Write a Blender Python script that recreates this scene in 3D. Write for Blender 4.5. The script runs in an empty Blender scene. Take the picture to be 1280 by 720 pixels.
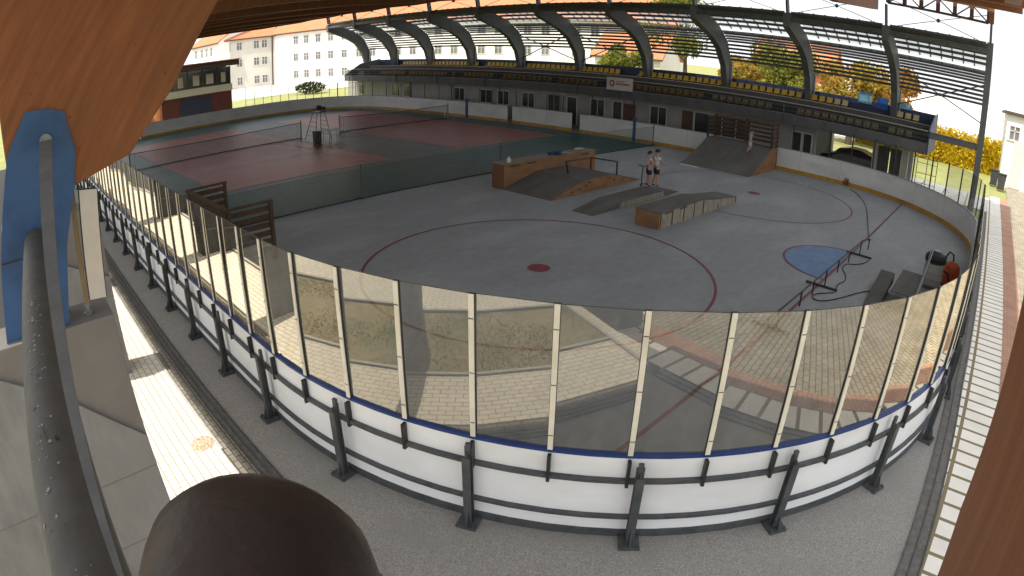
import bpy, bmesh, math, random
from mathutils import Vector, Matrix
random.seed(7)
S = bpy.context.scene
COL = S.collection
PI = math.pi

# ---------------------------------------------------------------- materials
FILL_T = .16  # translucency of the added roof sheets that brighten the rink
def nodes_of(m):
    m.use_nodes = True
    nt = m.node_tree
    for n in list(nt.nodes):
        nt.nodes.remove(n)
    return nt, nt.nodes, nt.links

def c4(c):
    return (c[0], c[1], c[2], 1.0)

def mat(name, c1, c2=None, scale=4.0, rough=0.7, metal=0.0, bump=0.0, bscale=None, c3=None, s3=0.6, f3=0.5, stretch=None, spec=0.4, detail=8.0, lo=0.35, hi=0.65, rotx=0.0):
    """noise-mottled surface: c1..c2 fine mottling, c3 broad stains"""
    m = bpy.data.materials.new(name)
    nt, N, L = nodes_of(m)
    out = N.new('ShaderNodeOutputMaterial'); b = N.new('ShaderNodeBsdfPrincipled')
    L.new(b.outputs[0], out.inputs[0])
    b.inputs['Roughness'].default_value = rough
    b.inputs['Metallic'].default_value = metal
    b.inputs['Specular IOR Level'].default_value = spec
    if c2 is None:
        c2 = tuple(v * 0.8 for v in c1)
    tc = N.new('ShaderNodeTexCoord'); mp = N.new('ShaderNodeMapping')
    L.new(tc.outputs['Object'], mp.inputs[0])
    if stretch:
        mp.inputs['Scale'].default_value = stretch
    if rotx:
        m0 = N.new('ShaderNodeMapping'); m0.inputs['Rotation'].default_value = (rotx, 0, 0); L.new(tc.outputs['Object'], m0.inputs[0]); L.new(m0.outputs[0], mp.inputs[0])
    no = N.new('ShaderNodeTexNoise'); no.inputs['Scale'].default_value = scale; no.inputs['Detail'].default_value = detail
    no.inputs['Roughness'].default_value = 0.65
    L.new(mp.outputs[0], no.inputs[0])
    rp = N.new('ShaderNodeValToRGB'); rp.color_ramp.elements[0].position = lo; rp.color_ramp.elements[1].position = hi
    rp.color_ramp.elements[0].color = c4(c1); rp.color_ramp.elements[1].color = c4(c2)
    L.new(no.outputs[0], rp.inputs[0])
    col = rp.outputs[0]
    if c3 is not None:
        n3 = N.new('ShaderNodeTexNoise'); n3.inputs['Scale'].default_value = s3; n3.inputs['Detail'].default_value = 5.0
        L.new(mp.outputs[0], n3.inputs[0])
        r3 = N.new('ShaderNodeValToRGB'); r3.color_ramp.elements[0].position = 0.48; r3.color_ramp.elements[1].position = 0.72
        r3.color_ramp.elements[0].color = (0, 0, 0, 1); r3.color_ramp.elements[1].color = (f3, f3, f3, 1)
        L.new(n3.outputs[0], r3.inputs[0])
        mx = N.new('ShaderNodeMixRGB'); L.new(r3.outputs[0], mx.inputs[0]); L.new(col, mx.inputs[1]); mx.inputs[2].default_value = c4(c3)
        col = mx.outputs[0]
    L.new(col, b.inputs['Base Color'])
    if bump:
        nb = N.new('ShaderNodeTexNoise'); nb.inputs['Scale'].default_value = bscale or scale * 4; nb.inputs['Detail'].default_value = 6
        L.new(mp.outputs[0], nb.inputs[0])
        bp = N.new('ShaderNodeBump'); bp.inputs['Strength'].default_value = bump; bp.inputs['Distance'].default_value = 0.02
        L.new(nb.outputs[0], bp.inputs['Height']); L.new(bp.outputs[0], b.inputs['Normal'])
    return m

def mat_brick(name, c1, c2, mortar, bw, bh, msize=0.012, rough=0.8, rot=0.0, offset=0.5, noise=0.35, plane='xy', bump=0.3, squash=1.0, spec=0.2):
    m = bpy.data.materials.new(name)
    nt, N, L = nodes_of(m)
    out = N.new('ShaderNodeOutputMaterial'); b = N.new('ShaderNodeBsdfPrincipled')
    L.new(b.outputs[0], out.inputs[0]); b.inputs['Roughness'].default_value = rough; b.inputs['Specular IOR Level'].default_value = spec
    tc = N.new('ShaderNodeTexCoord'); mp = N.new('ShaderNodeMapping'); L.new(tc.outputs['Object'], mp.inputs[0])
    mp.inputs['Rotation'].default_value = (0, 0, rot)
    src = mp.outputs[0]
    if plane != 'xy':
        sp = N.new('ShaderNodeSeparateXYZ'); cb = N.new('ShaderNodeCombineXYZ'); L.new(src, sp.inputs[0])
        L.new(sp.outputs[0 if plane == 'xz' else 1], cb.inputs[0]); L.new(sp.outputs[2], cb.inputs[1]); src = cb.outputs[0]
    br = N.new('ShaderNodeTexBrick'); L.new(src, br.inputs[0])
    br.inputs['Scale'].default_value = 1.0; br.inputs['Brick Width'].default_value = bw; br.inputs['Row Height'].default_value = bh
    br.inputs['Mortar Size'].default_value = msize; br.inputs['Color1'].default_value = c4(c1); br.inputs['Color2'].default_value = c4(c2); br.inputs['Mortar'].default_value = c4(mortar)
    br.offset = offset
    no = N.new('ShaderNodeTexNoise'); no.inputs['Scale'].default_value = 1.7; no.inputs['Detail'].default_value = 8; L.new(tc.outputs['Object'], no.inputs[0])
    rp = N.new('ShaderNodeValToRGB'); rp.color_ramp.elements[0].position = 0.3; rp.color_ramp.elements[1].position = 0.7
    rp.color_ramp.elements[0].color = (1 - noise, 1 - noise, 1 - noise, 1); rp.color_ramp.elements[1].color = (1, 1, 1, 1)
    L.new(no.outputs[0], rp.inputs[0])
    mx = N.new('ShaderNodeMixRGB'); mx.blend_type = 'MULTIPLY'; mx.inputs[0].default_value = 1.0
    L.new(br.outputs[0], mx.inputs[1]); L.new(rp.outputs[0], mx.inputs[2]); L.new(mx.outputs[0], b.inputs['Base Color'])
    if bump:
        bp = N.new('ShaderNodeBump'); bp.inputs['Strength'].default_value = bump; bp.inputs['Distance'].default_value = 0.01; bp.invert = True
        L.new(br.outputs['Fac'], bp.inputs['Height']); L.new(bp.outputs[0], b.inputs['Normal'])
    return m

def mat_glass(name, tint, ior=1.5, gain=1.0, rough=0.01, gloss=(1, 1, 1)):
    m = bpy.data.materials.new(name)
    nt, N, L = nodes_of(m)
    out = N.new('ShaderNodeOutputMaterial'); tr = N.new('ShaderNodeBsdfTransparent'); gl = N.new('ShaderNodeBsdfGlossy')
    tr.inputs[0].default_value = c4(tint); gl.inputs['Roughness'].default_value = rough; gl.inputs[0].default_value = c4(gloss)
    fr = N.new('ShaderNodeFresnel'); fr.inputs['IOR'].default_value = ior
    mu = N.new('ShaderNodeMath'); mu.operation = 'MULTIPLY'; mu.inputs[1].default_value = gain; mu.use_clamp = True
    mx = N.new('ShaderNodeMixShader'); L.new(fr.outputs[0], mu.inputs[0]); L.new(mu.outputs[0], mx.inputs[0])
    L.new(tr.outputs[0], mx.inputs[1]); L.new(gl.outputs[0], mx.inputs[2]); L.new(mx.outputs[0], out.inputs[0])
    return m

def mat_transl(name, col, fac=0.5):
    m = bpy.data.materials.new(name)
    nt, N, L = nodes_of(m)
    out = N.new('ShaderNodeOutputMaterial'); d = N.new('ShaderNodeBsdfDiffuse'); t = N.new('ShaderNodeBsdfTranslucent'); p = N.new('ShaderNodeBsdfTransparent')
    no = N.new('ShaderNodeTexNoise'); no.inputs['Scale'].default_value = 1.5
    rp = N.new('ShaderNodeValToRGB'); rp.color_ramp.elements[0].color = c4(tuple(v * .85 for v in col)); rp.color_ramp.elements[1].color = c4(col)
    L.new(no.outputs[0], rp.inputs[0]); L.new(rp.outputs[0], d.inputs[0]); L.new(rp.outputs[0], t.inputs[0])
    mx = N.new('ShaderNodeMixShader'); mx.inputs[0].default_value = fac
    L.new(d.outputs[0], mx.inputs[1]); L.new(t.outputs[0], mx.inputs[2])
    m2 = N.new('ShaderNodeMixShader'); m2.inputs[0].default_value = 0.35
    L.new(mx.outputs[0], m2.inputs[1]); L.new(p.outputs[0], m2.inputs[2]); L.new(m2.outputs[0], out.inputs[0])
    return m

def mat_net(name, col, scale=60.0, thick=0.12, fill=0.0):
    """woven net: thin threads, see-through holes"""
    m = bpy.data.materials.new(name)
    nt, N, L = nodes_of(m)
    out = N.new('ShaderNodeOutputMaterial'); d = N.new('ShaderNodeBsdfDiffuse'); d.inputs[0].default_value = c4(col)
    p = N.new('ShaderNodeBsdfTransparent'); tc = N.new('ShaderNodeTexCoord'); sp = N.new('ShaderNodeSeparateXYZ'); L.new(tc.outputs['Object'], sp.inputs[0])
    ad = N.new('ShaderNodeMath'); ad.operation = 'ADD'; L.new(sp.outputs[0], ad.inputs[0]); L.new(sp.outputs[1], ad.inputs[1])
    vals = []
    for o in (ad.outputs[0], sp.outputs[2]):
        mu = N.new('ShaderNodeMath'); mu.operation = 'MULTIPLY'; mu.inputs[1].default_value = scale; L.new(o, mu.inputs[0])
        fr = N.new('ShaderNodeMath'); fr.operation = 'FRACT'; L.new(mu.outputs[0], fr.inputs[0])
        lt = N.new('ShaderNodeMath'); lt.operation = 'LESS_THAN'; lt.inputs[1].default_value = thick; L.new(fr.outputs[0], lt.inputs[0])
        vals.append(lt.outputs[0])
    mxm = N.new('ShaderNodeMath'); mxm.operation = 'MAXIMUM'; L.new(vals[0], mxm.inputs[0]); L.new(vals[1], mxm.inputs[1])
    m3 = N.new('ShaderNodeMath'); m3.operation = 'MAXIMUM'; m3.inputs[1].default_value = fill; L.new(mxm.outputs[0], m3.inputs[0])
    mx = N.new('ShaderNodeMixShader'); L.new(m3.outputs[0], mx.inputs[0]); L.new(p.outputs[0], mx.inputs[1]); L.new(d.outputs[0], mx.inputs[2])
    L.new(mx.outputs[0], out.inputs[0])
    return m

def mat_leaf(name, c1, c2, c3, scale=0.9):
    m = bpy.data.materials.new(name)
    nt, N, L = nodes_of(m)
    out = N.new('ShaderNodeOutputMaterial'); d = N.new('ShaderNodeBsdfDiffuse'); t = N.new('ShaderNodeBsdfTranslucent')
    tc = N.new('ShaderNodeTexCoord'); no = N.new('ShaderNodeTexNoise'); no.inputs['Scale'].default_value = scale; no.inputs['Detail'].default_value = 9; L.new(tc.outputs['Object'], no.inputs[0])
    rp = N.new('ShaderNodeValToRGB'); e = rp.color_ramp.elements
    e[0].position = .3; e[0].color = c4(c1); e[1].position = .7; e[1].color = c4(c3); x = e.new(.5); x.color = c4(c2)
    L.new(no.outputs[0], rp.inputs[0]); L.new(rp.outputs[0], d.inputs[0]); L.new(rp.outputs[0], t.inputs[0])
    mx = N.new('ShaderNodeMixShader'); mx.inputs[0].default_value = .4; L.new(d.outputs[0], mx.inputs[1]); L.new(t.outputs[0], mx.inputs[2]); L.new(mx.outputs[0], out.inputs[0])
    return m

M = {}
M['ice_concrete'] = mat('rink_concrete', (.225, .238, .25), (.285, .298, .312), scale=5.0, rough=.6, bump=.2, bscale=14, c3=(.44, .455, .47), s3=.55, f3=.42, stretch=(1, .45, 1), detail=12, lo=.3, hi=.7)
M['wear'] = mat('pale_concrete', (.36, .37, .38), (.30, .31, .32), scale=3, rough=.7)
M['court_green'] = mat_brick('green_court_tiles', (.022, .078, .072), (.028, .090, .082), (.015, .052, .048), .5, .5, .008, rough=.40, offset=0, noise=.4, bump=.15, spec=.16)
M['court_red'] = mat_brick('red_court_tiles', (.34, .080, .055), (.31, .072, .048), (.22, .05, .035), .5, .5, .006, rough=.40, offset=0, noise=.35, bump=.15, spec=.18)
M['line_white'] = mat('court_line_paint', (.42, .40, .38), (.30, .28, .27), scale=3, rough=.6)
M['line_red'] = mat('red_rink_paint', (.21, .035, .055), (.15, .03, .045), scale=4, rough=.55)
M['crease_blue'] = mat('blue_crease_paint', (.10, .19, .36), (.14, .235, .40), scale=3, rough=.55, c3=(.2, .28, .4), s3=1.5, f3=.5)
M['gravel'] = mat('grey_grit', (.19, .18, .168), (.42, .405, .375), scale=55, rough=.95, bump=.5, bscale=80, c3=(.27, .262, .235), s3=1.1, f3=.8)
M['soil'] = mat('dry_soil', (.30, .25, .14), (.42, .35, .20), scale=9, rough=1, c3=(.17, .20, .07), s3=.55, f3=.9, bump=.3)
M['shade_dark'] = mat('painted_shade', (.035, .034, .033), (.055, .053, .05), scale=20, rough=.95)  # near-black colour standing in for shade
M['pavers'] = mat_brick('pale_pavers', (.92, .87, .76), (.86, .80, .68), (.46, .40, .30), .26, .13, .009, noise=.12)
M['pavers_tan'] = mat_brick('tan_block_pavers', (.52, .46, .34), (.45, .39, .29), (.16, .13, .09), .26, .13, .011, noise=.35)
M['pavers_dark'] = mat_brick('small_dark_pavers', (.36, .325, .27), (.30, .27, .225), (.10, .09, .075), .2, .1, .010, noise=.35)
M['slab_bright'] = mat_brick('bright_slab_pavers', (.92, .89, .82), (.88, .84, .76), (.26, .21, .12), 1.6, .42, .04, noise=.12, offset=0.0)
M['pavers_red'] = mat_brick('red_pavers', (.58, .33, .23), (.50, .28, .19), (.30, .19, .13), .2, .1, .008, noise=.25)
M['iron_cover'] = mat('rusty_iron_cover', (.80, .62, .46), (.42, .24, .14), scale=28, rough=.8, bump=.4, lo=.45, hi=.6)
M['drain'] = mat('dark_drain_grate', (.10, .096, .088), (.17, .16, .145), scale=9, rough=.7, bump=.3)
M['kerb'] = mat('kerb_concrete', (.58, .56, .52), (.48, .46, .42), scale=6, rough=.9)
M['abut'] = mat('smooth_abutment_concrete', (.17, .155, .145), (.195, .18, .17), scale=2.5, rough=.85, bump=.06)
M['abut_rough'] = mat('trowelled_concrete', (.17, .168, .168), (.25, .248, .245), scale=3, rough=.9, bump=.9, bscale=3.5, c3=(.22, .215, .21), s3=.9, f3=.6, stretch=(1, 1, .35))
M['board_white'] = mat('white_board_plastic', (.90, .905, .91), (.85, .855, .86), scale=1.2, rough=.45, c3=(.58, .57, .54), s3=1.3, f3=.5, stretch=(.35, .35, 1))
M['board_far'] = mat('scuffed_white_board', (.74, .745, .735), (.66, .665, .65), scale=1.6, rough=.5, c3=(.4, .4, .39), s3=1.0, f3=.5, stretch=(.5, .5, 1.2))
M['cap_blue'] = mat('blue_cap_rail', (.014, .040, .16), (.02, .055, .21), scale=3, rough=.4)
M['cap_grey'] = mat('pale_cap_rail', (.30, .32, .34), (.24, .26, .28), scale=3, rough=.5)
M['kick_yellow'] = mat('yellow_kick_strip', (.55, .30, .035), (.42, .22, .03), scale=3, rough=.5, c3=(.2, .12, .03), s3=1.2, f3=.5)
M['steel_dark'] = mat('dark_painted_steel', (.060, .064, .068), (.10, .105, .11), scale=6, rough=.5, metal=.2, bump=.08, c3=(.14, .14, .135), s3=2.5, f3=.5)
M['steel_grey'] = mat('grey_rib_steel', (.12, .125, .13), (.095, .10, .105), scale=2, rough=.55)
M['steel_black'] = mat('black_steel', (.022, .022, .024), (.035, .035, .036), scale=6, rough=.45)
M['strut_grey'] = mat('grey_strut_paint', (.10, .105, .11), (.14, .145, .15), scale=6, rough=.6)
M['galv'] = mat('galvanised_steel', (.30, .32, .34), (.22, .235, .25), scale=8, rough=.45, metal=.5)
M['post_cream'] = mat('cream_glazing_post', (.86, .80, .66), (.76, .70, .57), scale=2, rough=.5, c3=(.5, .46, .36), s3=3, f3=.4)
M['glass'] = mat_glass('rink_glass', (.84, .87, .86), 1.55, 4.3, gloss=(1.0, .93, .79))
M['glass_edge'] = mat('glass_edge', (.06, .075, .07), rough=.3)
nt_ = M['glass'].node_tree; N_ = nt_.nodes; L_ = nt_.links
out_ = [n for n in N_ if n.type == 'OUTPUT_MATERIAL'][0]; src_ = out_.inputs[0].links[0].from_socket
df_ = N_.new('ShaderNodeBsdfDiffuse'); df_.inputs[0].default_value = (.62, .62, .58, 1); tc_ = N_.new('ShaderNodeTexCoord'); mp_ = N_.new('ShaderNodeMapping'); mp_.inputs['Scale'].default_value = (1.6, 1.6, .7)
no_ = N_.new('ShaderNodeTexNoise'); no_.inputs['Scale'].default_value = 3.0; no_.inputs['Detail'].default_value = 10; no_.inputs['Roughness'].default_value = .7
rp_ = N_.new('ShaderNodeValToRGB'); rp_.color_ramp.elements[0].position = .42; rp_.color_ramp.elements[0].color = (.012, .012, .012, 1); rp_.color_ramp.elements[1].position = .75; rp_.color_ramp.elements[1].color = (.11, .11, .11, 1)
mx_ = N_.new('ShaderNodeMixShader'); L_.new(tc_.outputs['Object'], mp_.inputs[0]); L_.new(mp_.outputs[0], no_.inputs[0]); L_.new(no_.outputs[0], rp_.inputs[0]); L_.new(rp_.outputs[0], mx_.inputs[0]); L_.new(src_, mx_.inputs[1]); L_.new(df_.outputs[0], mx_.inputs[2]); L_.new(mx_.outputs[0], out_.inputs[0])
M['net_glass'] = mat_glass('far_rink_glass', (.90, .92, .91), 1.4, .30)
M['pane'] = mat('dark_window_glass', (.035, .038, .04), (.06, .063, .066), scale=.7, rough=.08, spec=.7)
M['wood_beam'] = mat('glulam_timber', (.255, .088, .028), (.185, .060, .019), scale=1.5, rough=.55, stretch=(1, 9, .8), rotx=math.radians(33), bump=.08, bscale=6, c3=(.13, .042, .015), s3=.8, f3=.5)
M['wood_roof'] = mat('roof_boarding', (.20, .085, .035), (.13, .055, .024), scale=2.0, rough=.7, stretch=(.15, 3, 1))
M['truss_brown'] = mat('brown_truss_paint', (.10, .045, .03), (.08, .035, .025), scale=4, rough=.6)
M['roof_top'] = mat('roof_felt', (.22, .1, .06), (.18, .08, .05), scale=2, rough=.9)
M['shoe_blue'] = mat('blue_shoe_steel', (.035, .092, .225), (.028, .075, .19), scale=2.5, rough=.45, c3=(.022, .05, .11), s3=2.5, f3=.7, bump=.05)
M['navy'] = mat('navy_steel', (.03, .035, .09), (.025, .03, .075), scale=4, rough=.5)
M['bolt_white'] = mat('white_bolt', (.75, .75, .75), rough=.5)
M['pipe'] = mat('flaking_pipe_paint', (.058, .056, .053), (.085, .082, .078), scale=5, rough=.6, bump=.25, bscale=14, c3=(.07, .06, .052), s3=4, f3=.7)
M['chip'] = mat('paint_chip', (.32, .31, .29), rough=.8)
M['horn'] = mat('dark_brown_casing', (.022, .012, .009), (.034, .018, .013), scale=7, rough=.45, bump=.15, bscale=40, c3=(.10, .04, .028), s3=11, f3=.4)
M['panel_cream'] = mat('lamp_diffuser', (.60, .55, .50), (.52, .47, .43), scale=3, rough=.5)
M['brass'] = mat('tan_bracket', (.30, .22, .11), (.24, .17, .09), scale=4, rough=.5)
M['stand_wall'] = mat('stand_render', (.40, .385, .36), (.33, .315, .295), scale=1.3, rough=.9, c3=(.28, .265, .245), s3=.4, f3=.5, stretch=(1, 1, .5), bump=.05)
M['fascia'] = mat('dark_deck_fascia', (.085, .085, .09), (.12, .12, .125), scale=1.5, rough=.7, stretch=(1, 1, .3))
M['deck'] = mat('deck_concrete', (.09, .09, .09), (.12, .12, .12), scale=2, rough=.9)
M['rail_pale'] = mat('pale_handrail', (.42, .36, .28), (.34, .29, .22), scale=3, rough=.45)
M['seat_yellow'] = mat('yellow_seat_plastic', (.62, .42, .07), (.54, .35, .05), scale=5, rough=.4)
M['seat_cream'] = mat('faded_seat_plastic', (.58, .48, .26), (.48, .39, .2), scale=5, rough=.45)
M['seat_blue'] = mat('navy_sheet', (.035, .05, .12), (.03, .042, .10), scale=3, rough=.5)
M['banner_blue'] = mat('blue_banner_cloth', (.02, .13, .48), (.03, .10, .38), scale=2, rough=.6)
M['banner_cyan'] = mat('pale_blue_cloth', (.25, .50, .66), (.16, .38, .56), scale=3, rough=.6)
M['panel_tr'] = mat_transl('translucent_roof_sheet', (.62, .66, .66), .6)
def mat_fill_sheet(name, col, fac):
    m = bpy.data.materials.new(name); nt, N, L = nodes_of(m)
    out = N.new('ShaderNodeOutputMaterial'); d = N.new('ShaderNodeBsdfDiffuse'); t = N.new('ShaderNodeBsdfTranslucent'); d.inputs[0].default_value = c4(col); t.inputs[0].default_value = c4(col)
    mx = N.new('ShaderNodeMixShader'); mx.inputs[0].default_value = fac; L.new(d.outputs[0], mx.inputs[1]); L.new(t.outputs[0], mx.inputs[2]); L.new(mx.outputs[0], out.inputs[0]); return m
M['fill_sheet'] = mat_fill_sheet('milky_fill_sheet', (.50, .52, .55), FILL_T)  # unseen sheet added to let fill light onto the rink
M['added_eave_sheet'] = mat_fill_sheet('milky_added_eave', (.55, .56, .58), .30)  # unseen eave added to set the shade edge and pass fill light
M['ply_dark'] = mat('weathered_ramp_ply', (.085, .082, .075), (.12, .115, .105), scale=3, rough=.75, c3=(.16, .155, .145), s3=1.2, f3=.5, stretch=(1, .3, 1))
M['ply_side'] = mat('orange_plywood', (.30, .155, .07), (.22, .11, .05), scale=2.2, rough=.7, stretch=(1, 1, 2.5), c3=(.13, .07, .035), s3=1.3, f3=.6)
M['ply_pale'] = mat('grey_plank_side', (.36, .32, .25), (.26, .225, .17), scale=2.5, rough=.8, stretch=(4, 4, 1), c3=(.15, .12, .08), s3=2, f3=.6)
M['ply_red'] = mat('reddish_ply', (.20, .085, .045), (.15, .065, .035), scale=2.5, rough=.7, stretch=(1, 1, 2.5))
M['plank_dark'] = mat('stained_planks', (.075, .045, .028), (.115, .07, .043), scale=3, rough=.8, stretch=(1, 1, .4), c3=(.05, .03, .02), s3=1, f3=.5)
M['ledge_top'] = mat('ledge_top_ply', (.23, .195, .14), (.18, .15, .11), scale=3, rough=.75, stretch=(3, .5, 1))
M['paper'] = mat('pale_sheet', (.62, .64, .65), (.55, .57, .58), scale=3, rough=.7)
M['skin'] = mat('skin', (.50, .30, .22), (.46, .27, .19), scale=6, rough=.6)
M['tee_white'] = mat('white_tee', (.66, .68, .72), (.56, .58, .62), scale=6, rough=.9, bump=.2)
M['tee_pink'] = mat('pink_tee', (.52, .26, .25), (.44, .20, .2), scale=6, rough=.9, c3=(.7, .66, .66), s3=5, f3=.9)
M['tee_aqua'] = mat('aqua_tee', (.20, .46, .56), (.16, .38, .48), scale=6, rough=.9)
M['shorts_navy'] = mat('navy_shorts', (.02, .024, .05), (.03, .034, .065), scale=6, rough=.9)
M['shorts_white'] = mat('white_shorts', (.6, .6, .6), (.5, .5, .5), scale=6, rough=.9)
M['hair'] = mat('dark_hair', (.014, .011, .010), (.024, .018, .015), scale=20, rough=.6)
M['shoe'] = mat('dark_shoe', (.03, .03, .035), (.05, .05, .055), scale=6, rough=.6)
M['eye'] = mat('eye', (.015, .012, .01), rough=.2)
M['lip'] = mat('lip', (.36, .15, .13), rough=.5)
M['rubber'] = mat('black_rubber', (.018, .018, .018), (.028, .028, .028), scale=6, rough=.6)
M['orange_hose'] = mat('orange_plastic', (.55, .10, .03), (.45, .08, .025), scale=4, rough=.45)
M['vac_grey'] = mat('grey_drum', (.46, .46, .42), (.38, .38, .35), scale=4, rough=.5)
M['bag_blue'] = mat('blue_cloth', (.025, .05, .19), (.02, .04, .13), scale=9, rough=.9)
M['render_grey'] = mat('grey_render', (.62, .59, .53), (.55, .52, .47), scale=.5, rough=.95)
M['render_white'] = mat('white_render', (.84, .83, .80), (.80, .79, .76), scale=.5, rough=.95)
M['tile_orange'] = mat('orange_roof_tiles', (.62, .25, .12), (.52, .20, .095), scale=1.2, rough=.9, stretch=(1, 1, 3))
M['brick_red'] = mat('dark_red_cladding', (.13, .04, .035), (.10, .032, .03), scale=1.5, rough=.8)
M['brick_orange'] = mat('orange_render', (.62, .26, .12), (.56, .22, .10), scale=1, rough=.9)
M['slate_roof'] = mat('brown_roof_edge', (.10, .07, .055), (.08, .055, .045), scale=2, rough=.8)
M['door_dark'] = mat('dark_door', (.05, .045, .045), (.065, .06, .058), scale=2, rough=.6)
M['door_brown'] = mat('brown_door', (.12, .06, .045), (.10, .05, .04), scale=2, rough=.6)
M['frame_white'] = mat('white_frame', (.62, .61, .58), (.54, .53, .5), scale=3, rough=.6)
M['sign_white'] = mat('sign_board', (.62, .58, .56), (.56, .52, .50), scale=2, rough=.5)
M['sign_red'] = mat('sign_red', (.35, .03, .04), rough=.5)
M['sign_grey'] = mat('sign_grey', (.30, .26, .26), rough=.5)
M['car_paint'] = mat('dark_car_paint', (.018, .022, .022), (.024, .028, .028), scale=2, rough=.18, spec=.7)
M['bark'] = mat('bark', (.11, .08, .055), (.075, .055, .04), scale=8, rough=.95, stretch=(3, 3, .6))
M['leaf_gold'] = mat_leaf('autumn_leaves', (.30, .13, .03), (.42, .30, .06), (.30, .30, .07))
M['leaf_green'] = mat_leaf('yellow_green_leaves', (.10, .14, .03), (.22, .24, .05), (.38, .34, .08))
M['leaf_rust'] = mat_leaf('rust_leaves', (.22, .07, .02), (.42, .22, .05), (.36, .28, .07))
M['leaf_dark'] = mat_leaf('dark_leaves', (.02, .035, .012), (.04, .06, .018), (.07, .09, .03))
M['leaf_hedge'] = mat_leaf('yellow_hedge_leaves', (.42, .31, .02), (.68, .50, .03), (.74, .60, .06), 3.0)
M['lawn'] = mat('mown_lawn', (.26, .28, .09), (.36, .36, .13), scale=1.5, rough=1, c3=(.46, .42, .20), s3=.35, f3=.7, bump=.4, bscale=30)
M['grass'] = mat_leaf('dry_grass', (.22, .17, .06), (.28, .24, .08), (.13, .17, .05), 1.3)
M['bin_dark'] = mat('dark_bin', (.04, .04, .04), (.06, .06, .06), scale=4, rough=.6)

M['net_black'] = mat_net('black_net', (.02, .02, .02), 14, .10, .10)
M['net_green'] = mat_net('green_net', (.03, .09, .07), 14, .10, .10)
M['guard_mesh'] = mat_net('guard_mesh', (.03, .03, .032), 12, .30, .30)
M['pane_far'] = mat('glare_pale_glass', (.22, .22, .22), (.12, .12, .125), scale=.4, rough=.15)  # panes paled: blown-out glare is painted into the glass
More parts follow.
